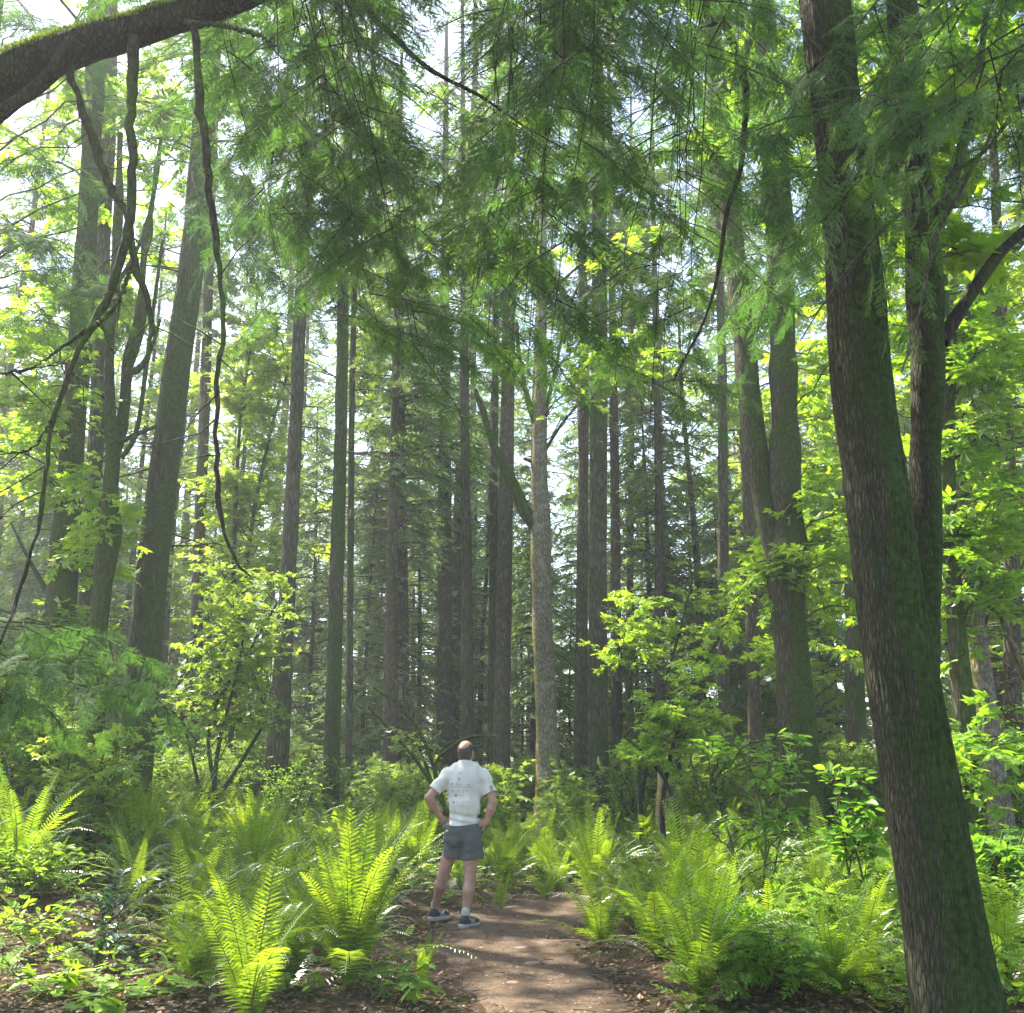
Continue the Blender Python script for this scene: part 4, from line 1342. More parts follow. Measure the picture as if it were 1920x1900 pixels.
shrub('vine_maple_sapling', 'leaning vine maple sapling spreading flat bright leaf layers over the pale snag', 15,
      [[(1275, 1603, 9), (1267, 1519, 8), (1245, 1460, 7), (1215, 1420, 6), (1170, 1380, 4)], [(1244, 1590, 12), (1243, 1500, 9), (1262, 1400, 7), (1290, 1320, 5), (1320, 1240, 4)]],
      [(1290, 1360, 90, 30, 10, 14.3, 15.7), (1200, 1400, 50, 30, 4, 14.5, 15.5), (1350, 1280, 60, 60, 4, 14.5, 16)], 'maple', T_MAP, .12, 73, bark='twig', sub=.5, cat='sapling', lr=.008, nsub=8)
shrub('vine_maple_sapling', 'layered vine maple with pale green leaf tiers between the grey firs right of centre', 20,
      [[(1200, 1500, 9), (1195, 1400, 8), (1175, 1280, 7), (1150, 1180, 5)], [(1202, 1500, 8), (1230, 1350, 7), (1275, 1180, 5), (1300, 1080, 4)], [(1280, 1490, 8), (1270, 1350, 8), (1330, 1230, 6), (1375, 1150, 5)]],
      [(1130, 1210, 70, 50, 9, 19, 21), (1190, 1150, 50, 40, 5, 19, 21), (1280, 1160, 70, 90, 7, 19, 22), (1380, 1120, 40, 70, 4, 19, 21)], 'maple', T_MAP, .13, 74, bark='twig', sub=.6, cat='sapling', lr=.01, drop=(.2, .8))
shrub('vine_maple_sapling', 'sunlit vine maple glowing yellow-green between the stout leaning fir and the grey fir', 18,
      [[(400, 1500, 9), (410, 1400, 8), (440, 1280, 6), (460, 1180, 4)], [(405, 1500, 8), (395, 1350, 7), (480, 1200, 5), (520, 1130, 4)], [(380, 1500, 7), (350, 1380, 5), (330, 1290, 4)], [(420, 1480, 8), (470, 1400, 7), (500, 1350, 5)]],
      [(450, 1190, 130, 70, 20, 17, 19.5), (420, 1310, 130, 60, 17, 17, 19.5), (400, 1090, 60, 50, 6, 18, 20), (500, 1100, 50, 50, 5, 18, 20)], 'vine', T_MAP, .12, 75, bark='twig', sub=.6, cat='sapling', lr=.01, drop=(.2, .8))
shrub('vine_maple_sapling', 'tall sunlit vine maple with a yellow crown behind the slender left fir', 23,
      [[(430, 1490, 12), (436, 1250, 10), (440, 1000, 8), (450, 800, 6), (470, 650, 4)], [(434, 1300, 10), (470, 1000, 8), (510, 800, 6), (540, 700, 4)]],
      [(470, 700, 90, 100, 38, 22, 25), (460, 880, 90, 100, 30, 22, 25), (430, 1020, 70, 90, 16, 22, 24), (560, 1000, 60, 100, 8, 22, 24)], 'vine', T_MAP, .15, 76, bark='twig', sub=.7, cat='sapling', lr=.012, drop=(.2, 1))
shrub('leafy_shrub', 'bright leafy shrub at the foot of the mossy left trunks', 12.5,
      [[(95, 1500, 8), (90, 1430, 7), (80, 1370, 5)], [(98, 1500, 7), (60, 1400, 5), (30, 1350, 4)]],
      [(70, 1410, 60, 60, 12, 12, 13), (30, 1360, 40, 60, 7, 12, 13), (130, 1440, 40, 40, 5, 12, 13)], 'maple', T_OVAL, .12, 78, sub=.35)
shrub('leafy_shrub', 'leafy green shrub filling the shade right of the massive trunk', 9.5,
      [[(1865, 1720, 7), (1870, 1640, 6), (1880, 1560, 5)], [(1870, 1720, 7), (1900, 1620, 5), (1920, 1560, 4)]],
      [(1870, 1610, 60, 60, 12, 9.2, 10.2), (1890, 1680, 40, 60, 8, 9.2, 10)], 'shrub', T_MAP, .11, 79, sub=.35)
shrub('arching_shrub', 'mossy bare-stemmed shrub with arching branches left of the head of the man', 14,
      [[(842, 1530, 9), (790, 1440, 7), (745, 1385, 6), (690, 1325, 4)], [(838, 1530, 8), (800, 1400, 7), (755, 1330, 5), (700, 1290, 3)], [(836, 1520, 8), (815, 1440, 7), (845, 1402, 6), (885, 1382, 5), (930, 1380, 3)], [(822, 1430, 6), (830, 1402, 5), (860, 1390, 4), (890, 1402, 3)], [(815, 1480, 6), (780, 1380, 5), (770, 1300, 3)]],
      [(720, 1390, 60, 40, 5, 13.6, 14.4)], 'huckle', T_COMP, .12, 80, bark='bark_maple', sub=.3, per=4)


def bushes():
    protos = []
    for k in range(4):
        root = thing('huckleberry_bush', 'x', 'bush', (0, 0, 0))
        r = np.random.default_rng(200 + k)
        L = MB(1); Lv = Leaves([T_COMP, T_COMP, T_OVAL, T_MAP][k])
        sz = [.17, .15, .075, .10][k]
        for j in range(22):
            a = r.uniform(0, 6.28); q = r.uniform(.1, .8); h = r.uniform(.5, 1.7)
            s = np.array([r.normal(0, .06), r.normal(0, .06), 0])
            e = np.array([q * math.cos(a), q * math.sin(a), h])
            leafy_limb(L, Lv, s, e, .010, 9, .38, 7, sz, r, wseg=3, flat=.45)
        Lv.flush(L)
        L.build('leaves', [M[['huckle', 'huckle', 'shrub', 'vine'][k]], M['twig']], root)
        protos.append(root)
    r = np.random.default_rng(210)
    zones = [  # px range, depth range, count, scale
        (600, 840, 20, 27, 10, .8, 1.15, 'leafy huckleberry bush in the dim thicket left of the man', 'huckleberry bushes left of the man'),
        (900, 1250, 19, 27, 13, .75, 1.15, 'leafy huckleberry bush around the conifer feet right of the man', 'huckleberry bushes right of the man'),
        (1250, 1640, 17, 26, 14, .9, 1.35, 'leafy bush in the green thicket around the forked burl maple', 'bushes around the forked burl maple'),
        (250, 600, 18, 26, 13, .9, 1.3, 'leafy bush in the bright thicket around the stout leaning fir', 'bushes around the stout leaning fir'),
        (-40, 240, 12, 22, 10, .9, 1.3, 'leafy bush in the thicket behind the mossy trunks at the left edge', 'bushes behind the left trunks'),
        (1740, 1950, 12, 24, 9, 1.0, 1.5, 'leafy bush in the thicket beyond the dark leaning maple at right', 'bushes at the right edge'),
        (300, 1700, 27, 34, 20, 1.0, 1.6, 'tall leafy bush along the crest where the ground drops away', 'bushes along the crest')]
    n = 0
    for (x0, x1, d0, d1, cnt, s0, s1, lab, grp) in zones:
        for j in range(cnt):
            px = r.uniform(x0, x1); D = r.uniform(d0, d1)
            x = (px - 960) / FPX * D * 1.03
            loc = (x, D, g1(x, D) - .03)
            k = int(r.integers(4))
            rz = r.uniform(0, 6.28); sc = r.uniform(s0, s1)
            if protos[k]['label'] == 'x':
                o = protos[k]; o.location = loc; o.rotation_euler = (0, 0, rz); o.scale = (sc,) * 3
            else:
                o = clone(protos[k], loc, rz, sc)
            tag(o, lab, 'bush', grp)


bushes()


# ------------------------------------------------------------------ sword ferns
def frond_mesh(name, el0, el1, pairs, mat, seed, wid=.12, ns=26, dead=False):
    """unit-length frond rising from the origin towards +Y"""
    r = np.random.default_rng(seed)
    s = np.linspace(0, 1, ns)
    el = np.radians(el0 + (el1 - el0) * s ** 1.4)
    dy = np.cos(el) / (ns - 1); dz = np.sin(el) / (ns - 1)
    y = np.concatenate([[0], np.cumsum(dy[:-1])]); z = np.concatenate([[0], np.cumsum(dz[:-1])])
    x = .05 * r.normal() * s ** 2
    C = np.stack([x, y, z], -1)
    T = nrm(np.gradient(C, axis=0))
    N = nrm(np.cross([1, 0, 0], T))
    mb = MB(1)
    mb.add(*tube(C, np.linspace(.0055, .0012, ns), 4, cap=False))
    V = []; F4 = []; F3 = []
    for k in range(pairs):
        q = .10 + .89 * (k / pairs) ** .93
        l0 = wid * min(1, ((q - .02) / .22)) ** .8 * max(0, (1 - q)) ** .62 * 1.35 + .006
        i = q * (ns - 1); i0 = min(ns - 2, int(i)); f = i - i0
        for sg in (-1, 1):
            if r.random() < .02:
                continue
            qq = f + .2 * (sg > 0)
            p = C[i0] * (1 - qq) + C[i0 + 1] * qq
            t = T[i0]; n = N[i0]
            l = l0 * r.uniform(.88, 1.08)
            w = .0115 * (.45 + .55 * min(1, l / (.7 * wid)))
            d = nrm(np.array([sg, 0, 0]) + t * (.16 + .35 * q + r.normal(0, .05)) + n * (r.normal(.10, .10)))
            w2 = t * w * .5 + n * w * .16
            m = p + d * l * .55 + n * .02 * l
            e = p + d * l - n * (.14 * l + .002)
            b = len(V)
            V += [p - w2 * .8, p + w2 * .9, m + w2 * .9 + t * .002, m - w2 * .75, e + t * .004]
            F4.append((b, b + 1, b + 2, b + 3)); F3.append((b + 3, b + 2, b + 4))
    mb.add(np.array(V), [np.array(F4), np.array(F3)], mat=0)
    return mb.mesh(name, [mat, M['fernstem']])


FR = [frond_mesh('frond', 80, 52, 33, M['fern'], 1), frond_mesh('frond', 76, 30, 33, M['fern'], 2), frond_mesh('frond', 70, 5, 32, M['fern'], 3),
      frond_mesh('frond', 58, -15, 32, M['fern2'], 4), frond_mesh('frond', 42, -25, 30, M['fern2'], 5), frond_mesh('frond', 82, 64, 33, M['fern'], 6, .13),
      frond_mesh('frond', 74, -30, 32, M['fern'], 7), frond_mesh('frond', 20, -25, 28, M['deadfrond'], 8)]


def put_frond(root, me, L, az, roll=0.0):
    o = bpy.data.objects.new('frond', me); COL.objects.link(o)
    o.parent = root
    o.scale = (L,) * 3
    o.rotation_euler = (0, roll, az)
    return o


def big_fern(label, px, py, L, n, seed, erect=.6, spread=1.0, D=None, custom=None, dead=4):
    p = ground_px(px, py) if D is None else P(px, py, D)
    z = g1(p[0], p[1])
    root = thing('sword_fern', label, 'fern', (p[0], p[1], z))
    r = np.random.default_rng(seed)
    if custom:
        for (az, me, l, roll) in custom:
            put_frond(root, FR[me], l, az, roll)
    for k in range(n):
        az = 6.283 * k / n * 1.0 + r.normal(0, .25) + 2.4 * k
        u = r.random()
        me = FR[[0, 1, 5][r.integers(3)]] if u < erect * .8 else FR[[2, 6, 3][r.integers(3)]] if u < .88 else FR[[3, 4][r.integers(2)]]
        put_frond(root, me, L * r.uniform(.7, 1.1), az, r.normal(0, .06))
    for k in range(dead):
        put_frond(root, FR[7], L * r.uniform(.5, .8), r.uniform(0, 6.28))
    return root


big_fern('largest bright sword fern, full and upright at the left edge of the foreground path', 655, 1868, 1.2, 46, 301, .95, dead=1)
big_fern('sword fern of broad upright translucent fronds at the bottom, left of the largest clump', 470, 1925, 1.0, 8, 302, .5, custom=[(.2, 5, 1.05, .05), (2.9, 0, .95, .1), (1.0, 1, .75, .1), (-.9, 1, .8, -.1), (.1, 0, .7, -.42), (3.3, 5, .8, .35)], dead=0)
big_fern('sword fern with sunlit arching fronds in the middle left behind the largest clump', 470, 1700, 1.25, 28, 303, .55)
big_fern('dense sword fern clump on the left bank, fronds fanning towards the dark gap', 255, 1640, 1.3, 34, 304, .65)
big_fern('sword fern at the far left edge with upright blue-green fronds', 30, 1660, 1.25, 24, 305, .7)
big_fern('sword fern in the second row at left between the bank clump and the gap', 150, 1600, 1.25, 26, 306, .6)
big_fern('small sword fern with two bright tongues at the right edge of the path', 1125, 1785, .78, 13, 307, .45, custom=[(-.5, 1, .85, .25), (.9, 2, .95, -.1)])
big_fern('broad sword fern clump right of the man behind the small bright one', 1120, 1700, 1.15, 34, 308, .7)
big_fern('low bright little sword fern just right of the shoes of the man', 940, 1706, .42, 10, 309, .8, dead=1)
big_fern('upright sword fern right behind the hip of the man', 945, 1665, .95, 24, 310, .8)
big_fern('small sunlit sword fern between the man and the broad right clump', 1025, 1690, .62, 11, 311, .5)
big_fern('sword fern at the bottom right of the path with leaf litter round its crown', 1315, 1900, 1.0, 26, 312, .55)
big_fern('tall fine-fronded sword fern in the middle right under the thin-stemmed shrub', 1300, 1745, 1.2, 30, 313, .7)
big_fern('low sword fern left of the foot of the massive trunk', 1570, 1890, .85, 22, 314, .4)
big_fern('sword fern in the shade right of the massive trunk', 1890, 1850, .9, 20, 315, .5)
big_fern('glowing small sword fern seen between the legs of the man', 862, 1672, .55, 14, 316, .7)
big_fern('small dark sword fern at the left path edge in the foreground', 790, 1868, .42, 14, 317, .8, dead=0)
big_fern('sword fern at the left path edge level with the shoes of the man', 700, 1745, .8, 20, 318, .5)
big_fern('sword fern behind the small bottom fern at the right path edge', 1230, 1800, .9, 22, 319, .5)
big_fern('yellow-green sword fern left of the waist of the man', 735, 1660, 1.05, 26, 320, .7)
big_fern('sword fern with flat drooping fronds over the dark gap at left', 395, 1640, .9, 14, 321, .2)


def fern_field():
    protos = []
    for k in range(7):
        r = np.random.default_rng(330 + k)
        mb = []
        me = None
        mbm = MB(1)
        for j in range(22):
            src = FR[[0, 1, 2, 6, 2, 3, 1, 6, 4, 7][r.integers(10)]]
            leafm = 2 if src is FR[7] else 0
            n = len(src.vertices)
            V = np.empty(n * 3, np.float32); src.vertices.foreach_get('co', V); V = V.reshape(-1, 3) * r.uniform(.7, 1.15)
            az = r.uniform(0, 6.28); c, s = math.cos(az), math.sin(az)
            V = V @ np.array([[c, s, 0], [-s, c, 0], [0, 0, 1]])
            q4 = []; q3 = []; m4 = []; m3 = []
            for p in src.polygons:
                (q4 if len(p.vertices) == 4 else q3).append(tuple(p.vertices))
                (m4 if len(p.vertices) == 4 else m3).append(p.material_index)
            q4 = np.array(q4); m4 = np.array(m4)
            base = mbm.n
            mbm.v.append(V); mbm.n += n
            mbm.f.append((q4[m4 == 0] + base, leafm)); mbm.f.append((q4[m4 == 1] + base, 1)); mbm.f.append((np.array(q3) + base, leafm))
        protos.append(mbm.mesh('sword_fern_mesh', [M['fern' if k % 3 else 'fern2'], M['fernstem'], M['deadfrond']]))
    r = np.random.default_rng(340)
    pts = [tuple(o.location[:2]) for o in scene.objects if o.name.startswith('sword_fern')]
    zones = [(-60, 800, 13.5, 22, 85, .9, 1.25, 'sword fern in the massed ferns left of the man', 'massed ferns left of the man', .85),
             (900, 1960, 11.5, 22, 100, .8, 1.15, 'sword fern in the massed ferns right of the man', 'massed ferns right of the man', .85),
             (100, 1900, 22, 33, 70, .8, 1.2, 'small sword fern in the far fern belt before the trees', 'ferns in the far belt', 1.3),
             (1150, 1720, 7.4, 12, 30, .55, .95, 'sword fern in the low growth between the path and the massive trunk', 'ferns before the massive trunk', .75),
             (-60, 700, 10.4, 13.5, 26, .6, 1.0, 'sword fern on the shaded slope at lower left', 'ferns on the lower left slope', .7)]
    zones += [(380, 820, 7.6, 12.5, 14, .55, .95, 'low sword fern filling the left foreground between the bright clumps', 'low ferns in the left foreground', .5),
              (1120, 1660, 7.4, 12, 22, .5, .9, 'low sword fern filling the right foreground beside the path', 'low ferns in the right foreground', .5)]
    for (x0, x1, d0, d1, cnt, s0, s1, lab, grp, gap) in zones:
        m = t = 0
        while m < cnt and t < 6000:
            t += 1
            px = r.uniform(x0, x1); D = r.uniform(d0, d1)
            x = (px - 960) / FPX * D * 1.03
            if path_dist(x, D)[0] < (.30 if d0 > 7.65 else .65) or any((x - a) ** 2 + (D - b) ** 2 < gap ** 2 * (.6 + .02 * D) ** 2 for a, b in pts):
                continue
            if abs(x + .4) < .75 and 10.5 < D < 13.2:
                continue
            pts.append((x, D))
            o = bpy.data.objects.new('sword_fern', protos[r.integers(len(protos))]); COL.objects.link(o)
            o.location = (x, D, g1(x, D) - .02); o.rotation_euler = (r.normal(0, .06), r.normal(0, .06), r.uniform(0, 6.28)); o.scale = (r.uniform(s0, s1),) * 3
            tag(o, lab, 'fern', grp)
            m += 1


fern_field()


# ------------------------------------------------------------------ small plants, log, stones, litter
def small_plant(name, label, px, py, n, h, T, size, leaf, seed, per=3, nsub=2, cat='plant', flat=.35, sub=.2, D=None, spread=.25, stem='greenstem'):
    p = ground_px(px, py) if D is None else P(px, py, D)
    z = g1(p[0], p[1])
    root = thing(name, label, cat, (p[0], p[1], z))
    r = np.random.default_rng(seed)
    L = MB(1); Lv = Leaves(T)
    for k in range(n):
        a = r.uniform(0, 6.28)
        s = np.array([p[0] + r.normal(0, .03), p[1] + r.normal(0, .03), z])
        e = s + np.array([spread * math.cos(a) * r.uniform(.4, 1), spread * math.sin(a) * r.uniform(.4, 1), h * r.uniform(.5, 1)])
        leafy_limb(L, Lv, s, e, .005, nsub, sub, per, size, r, flat=flat, from_s=.4, wseg=4)
    Lv.flush(L)
    L.build('leaves', [M[leaf], M[stem]], root)
    return root


def mahonia(label, px, py, sprays, seed, D=None):
    p = ground_px(px, py) if D is None else P(px, py, D)
    z = g1(p[0], p[1])
    root = thing('oregon_grape', label, 'shrub', (p[0], p[1], z))
    r = np.random.default_rng(seed)
    for (dx, dy, h, l) in sprays:
        L = MB(1); Lv = Leaves(T_OVALW)
        s = np.array([p[0], p[1], z])
        e = s + np.array([dx, dy, h])
        n = 16
        t = np.linspace(0, 1, n)[:, None]
        pts = s + (e - s) * t + np.array([0, 0, .22 * l]) * 4 * t * (1 - t)
        L.add(*tube(pts, np.linspace(.006, .002, n), 5))
        fw = nrm(np.gradient(pts, axis=0))
        for k in range(3, n):
            side = nrm(np.cross(fw[k], [0, 0, 1]))
            for sg in (-1, 1):
                d = side * sg + fw[k] * .5 + np.array([0, 0, .15]) + r.normal(0, .1, 3)
                Lv.add(pts[k], d, np.array([0, -.25, 1.0]) + r.normal(0, .2, 3), .105 * (1.1 - .45 * k / n))
        Lv.add(pts[-1], fw[-1], np.array([0, 0, 1.0]), .07)
        Lv.flush(L)
        L.build('leaf_spray', [M['mahonia'], M['greenstem']], root)
    return root


mahonia('glossy dark oregon grape with shining leaf sprays at lower left', 200, 1775,
        [(-.25, .1, .35, .6), (.0, .25, .55, .6), (.25, .3, .48, .7), (.45, .0, .35, .7), (.1, -.3, .12, .5), (-.4, -.1, .2, .5), (.35, -.25, .12, .5), (.55, .35, .5, .6), (-.1, .3, .42, .5)], 401)
mahonia('low oregon grape spray lying on the litter, whitened by glare, below the larger glossy one', 180, 1835,
        [(.0, .0, .10, .4), (.3, -.1, .10, .45), (-.25, .05, .12, .4), (.15, .2, .2, .4)], 402)
small_plant('broadleaf_seedling', 'yellow-green seedling with heart-shaped leaves beside the upright translucent fern', 362, 1800, 5, .42, T_OVALW, .13, 'maple', 411, per=3, nsub=3, sub=.14, spread=.16)
small_plant('maple_seedling', 'bright maple seedlings spread flat at the bottom left edge of the photo', 225, 1893, 7, .10, T_MAPB, .13, 'maple', 412, per=2, nsub=3, spread=.45, flat=.2)
small_plant('maple_seedling', 'yellow-green maple seedling at the bottom edge below the low oregon grape', 90, 1880, 5, .14, T_MAPB, .11, 'maple', 413, per=2, nsub=3, spread=.3, flat=.2)
small_plant('leafy_shrub', 'bright low shrub at the left edge above the red litter', 40, 1700, 12, .55, T_OVAL, .12, 'shrub', 414, per=5, nsub=5, spread=.5, sub=.28, cat='shrub')
small_plant('leafy_shrub', 'small sunlit shrub at the left edge under the oregon grape', 55, 1790, 9, .32, T_OVAL, .10, 'maple', 415, per=5, nsub=4, spread=.45, sub=.22, cat='shrub')
small_plant('leafy_shrub', 'low green seedling patch at the foot of the largest fern', 700, 1890, 6, .16, T_MAPB, .09, 'shrub', 416, per=3, nsub=3, spread=.35)
small_plant('leafy_shrub', 'knee-high leafy tangle beside the bottom right fern', 1440, 1860, 14, .45, T_COMP, .16, 'shrub', 417, per=5, nsub=6, spread=.5, sub=.28, cat='shrub')
small_plant('leafy_shrub', 'knee-high leafy tangle close in front of the massive trunk', 1540, 1800, 16, .55, T_COMP, .16, 'shrub', 418, per=5, nsub=6, spread=.6, sub=.3, cat='shrub')
small_plant('leafy_shrub', 'low pale leafy tangle under the forked burl maple', 1480, 1720, 18, .6, T_COMP, .15, 'huckle', 419, per=5, nsub=6, spread=.7, sub=.3, cat='shrub')
small_plant('leafy_shrub', 'low leafy tangle on the far right behind the massive trunk foot', 1880, 1760, 14, .55, T_OVAL, .10, 'shrub', 420, per=5, nsub=6, spread=.6, sub=.3, cat='shrub')
small_plant('leafy_shrub', 'leafy sprig in the bed between the path fern and the tall fine fern', 1210, 1720, 12, .4, T_COMP, .13, 'huckle', 421, per=4, nsub=5, spread=.45, sub=.22, cat='shrub')


def snag():
    c = trunk_curve([(1250, 1510, 40), (1249, 1450, 34), (1247, 1400, 30), (1246, 1372, 26)], 22, n=40)
    b = c[0][0]
    root = thing('snag', 'pale broken dead stump standing under the leaning vine maple sapling', 'stump', (b[0], b[1], g1(b[0], b[1])))
    add_trunk(root, c, M['bark_pale'], 'trunk', 20, .03, 5, .04)
    for k, (dx, h) in enumerate(((-.12, .35), (.06, .55), (.13, .2))):
        t = c[0][-1]
        mb = MB(); mb.add(*tube(np.array([t + [dx, 0, -.2], t + [dx * 1.05, 0, h * .5], t + [dx * 1.2, 0, h]]), [.10, .06, .012], 7, rough_disp(.015, k, 9)))
        mb.build('splinter', M['bark_pale'], root)


snag()


def log():
    a = ground_px(300, 1600); b = ground_px(470, 1560)
    a[2] = g1(a[0], a[1]) + .08; b[2] = g1(b[0], b[1]) + .09
    pts = np.linspace(a, b, 30)
    rr = np.linspace(.17, .13, 30); rr[0] = .02; rr[1] = .12; rr[-1] = .05
    mb = MB(); mb.add(*tube(pts, rr, 24, rough_disp(.03, 21, 5, .05)))
    o = mb.build('fallen_log', M['bark_firmoss'], smooth=True)
    tag(o, 'dark rotting log lying in the gap between the left fern clumps', 'log')


log()


def stone(label, px, py, sx, sy, sz, col, seed):
    p = ground_px(px, py)
    n, m = 20, 12
    th = np.linspace(0, 2 * np.pi, n, endpoint=False); ph = np.linspace(-np.pi / 2, np.pi / 2, m)
    V = np.stack([np.outer(np.cos(ph), np.cos(th)).ravel(), np.outer(np.cos(ph), np.sin(th)).ravel(), np.outer(np.sin(ph), np.ones(n)).ravel()], -1)
    V *= (1 + .25 * vnoise(V * 1.8, seed) + .1 * vnoise(V * 4, seed + 1))[:, None]
    V = V * [sx, sy, sz] + [p[0], p[1], g1(p[0], p[1]) + sz * .35]
    i = np.arange(m - 1)[:, None] * n; j = np.arange(n)[None]; j2 = (j + 1) % n
    mb = MB(); mb.add(V, np.stack([i + j, i + j2, i + n + j2, i + n + j], -1).reshape(-1, 4))
    o = mb.build('stone', plain('stone_%d' % seed, col, .9, .25, 25, .2, .4), smooth=True)
    tag(o, label, 'stone')


stone('pale sunlit stone on the ground behind the legs of the man', 862, 1668, .16, .12, .10, (.5, .47, .42), 501)
stone('flat brown stone set in the middle of the path in the foreground', 1000, 1817, .075, .05, .025, (.27, .2, .15), 502)
stone('small reddish stone in the path near the bottom of the photo', 962, 1860, .05, .04, .02, (.25, .17, .13), 503)
stone('flat dark stone in the path left of the middle one', 978, 1786, .07, .05, .018, (.2, .15, .12), 504)


def litter():
    r = np.random.default_rng(601)
    mb = MB(1); Lv = Leaves(T_OVALW); L2 = Leaves(T_MAP)
    n = 0
    while n < 16000:
        D = 6.2 + 9 * r.random() ** 1.6; x = r.uniform(-.56, .56) * D
        q = path_dist(x, D)[0]
        if q < -.05 and r.random() > .22:
            continue
        if q > 1.6 and x > 0 and r.random() > .3:
            continue
        z = g1(x, D) + r.uniform(.004, .02) + (.014 if q < .05 else 0)
        a = r.uniform(0, 6.28)
        (L2 if r.random() < .12 else Lv).add(np.array([x, D, z]), np.array([math.cos(a), math.sin(a), r.normal(0, .25)]), np.array([0, 0, 1]) + r.normal(0, .45, 3), r.uniform(.018, .06) if q > 0 else r.uniform(.012, .03))
        n += 1
        if n % 8 == 0:
            b = r.uniform(0, 6.28); l = r.uniform(.05, .25)
            p = np.array([x, D, z + .004])
            mb.add(*tube(np.array([p, p + [math.cos(b) * l * .5, math.sin(b) * l * .5, .012], p + [math.cos(b + .3) * l, math.sin(b + .3) * l, .004]]), [.004, .003, .002], 3))
    Lv.flush(mb); L2.flush(mb)
    stuff(mb.build('leaf_litter', [M['litter'], M['twig']]), 'brown dry leaves and twigs strewn beside the path', 'leaf litter')
    # pebbles
    mb = MB()
    V0 = np.array([(1, 0, 0), (0, 1, 0), (-1, 0, 0), (0, -1, 0), (.1, .1, .8), (.7, .7, .1), (-.7, .7, .1), (-.7, -.7, .1), (.7, -.7, .1)])
    F0 = np.array([(0, 5, 4), (5, 1, 4), (1, 6, 4), (6, 2, 4), (2, 7, 4), (7, 3, 4), (3, 8, 4), (8, 0, 4)])
    k = 0
    while k < 700:
        D = 6.4 + 7 * r.random(); x = r.uniform(-1.3, 1.6)
        q = path_dist(x, D)[0]
        if q > .05:
            continue
        s = .004 + .012 * r.random() ** 3
        mb.add(V0 * s * r.uniform(.7, 1.3, 3) * [1, 1, .7] + [x, D, g1(x, D) + .012], F0)
        k += 1
    stuff(mb.build('gravel', plain('pebble', (.27, .2, .16), .9, .4, 60)), 'small pebbles scattered over the dirt path', 'gravel')
    # low leafy ground cover
    mb = MB(1)
    for (T, nn, s0, s1, mat) in ((T_COMP, 9000, .08, .19, 0), (T_OVAL, 8000, .035, .085, 0), (T_MAP, 3500, .04, .09, 0)):
        Lv = Leaves(T); n = 0
        while n < nn:
            D = 7.2 + 17 * r.random() ** 1.3; x = r.uniform(-.55, .55) * D
            q = path_dist(x, D)[0]
            if q < .25 or (q < .9 and r.random() < .6):
                continue
            if x < -.5 and D < 10.5 and r.random() < .78:
                continue
            if vnoise(np.array([[x * 1.1, D * 1.1, 0]]), 9)[0] < -.15:
                continue
            a = r.uniform(0, 6.28); h = r.random() ** 1.5 * .38
            Lv.add(np.array([x, D, g1(x, D) + .02 + h]), np.array([math.cos(a), math.sin(a), r.normal(.1, .3)]), np.array([0, 0, 1]) + r.normal(0, .4, 3), r.uniform(s0, s1))
            n += 1
        Lv.flush(mb)
    stuff(mb.build('undergrowth', [M['shrub'], M['greenstem']]), 'low leafy undergrowth covering the ground between the ferns', 'undergrowth')


litter()


# ------------------------------------------------------------------ the man on the path
def surface_nets(D, org, h):
    s = D < 0
    c = s[:-1, :-1, :-1]
    nx, ny, nz = np.array(D.shape) - 1
    acc = np.zeros((nx, ny, nz, 3), np.float32); cnt = np.zeros((nx, ny, nz), np.float32)
    cor = [(i, j, k) for i in (0, 1) for j in (0, 1) for k in (0, 1)]
    sl = lambda A, o: A[o[0]:o[0] + nx, o[1]:o[1] + ny, o[2]:o[2] + nz]
    for a in cor:
        for ax in range(3):
            if a[ax]:
                continue
            b = list(a); b[ax] = 1
            da, db = sl(D, a), sl(D, b)
            m = (da < 0) != (db < 0)
            t = np.where(m, da / np.where(m, da - db, 1), 0)
            for d in range(3):
                acc[..., d] += np.where(m, a[d] + (t if d == ax else 0), 0)
            cnt += m
    act = cnt > 0
    idx = -np.ones((nx, ny, nz), np.int64); idx[act] = np.arange(act.sum())
    ii = np.argwhere(act)
    V = (acc[act] / cnt[act][:, None] + ii) * h + org
    Fs = []
    for ax in range(3):
        o1 = [0, 0, 0]; o1[ax] = 1
        m = s != np.roll(s, -1, ax)
        u, v = (ax + 1) % 3, (ax + 2) % 3
        e = np.argwhere(m[:nx, :ny, :nz])
        e = e[(e[:, u] > 0) & (e[:, v] > 0)]
        du = np.zeros(3, int); du[u] = 1; dv = np.zeros(3, int); dv[v] = 1
        g = lambda q: idx[q[:, 0], q[:, 1], q[:, 2]]
        q = np.stack([g(e - du - dv), g(e - dv), g(e), g(e - du)], -1)
        ok = (q >= 0).all(1)
        q = q[ok]; e = e[ok]
        fl = s[e[:, 0], e[:, 1], e[:, 2]]
        q[~fl] = q[~fl][:, ::-1]
        Fs.append(q)
    return V, [np.concatenate(Fs)]


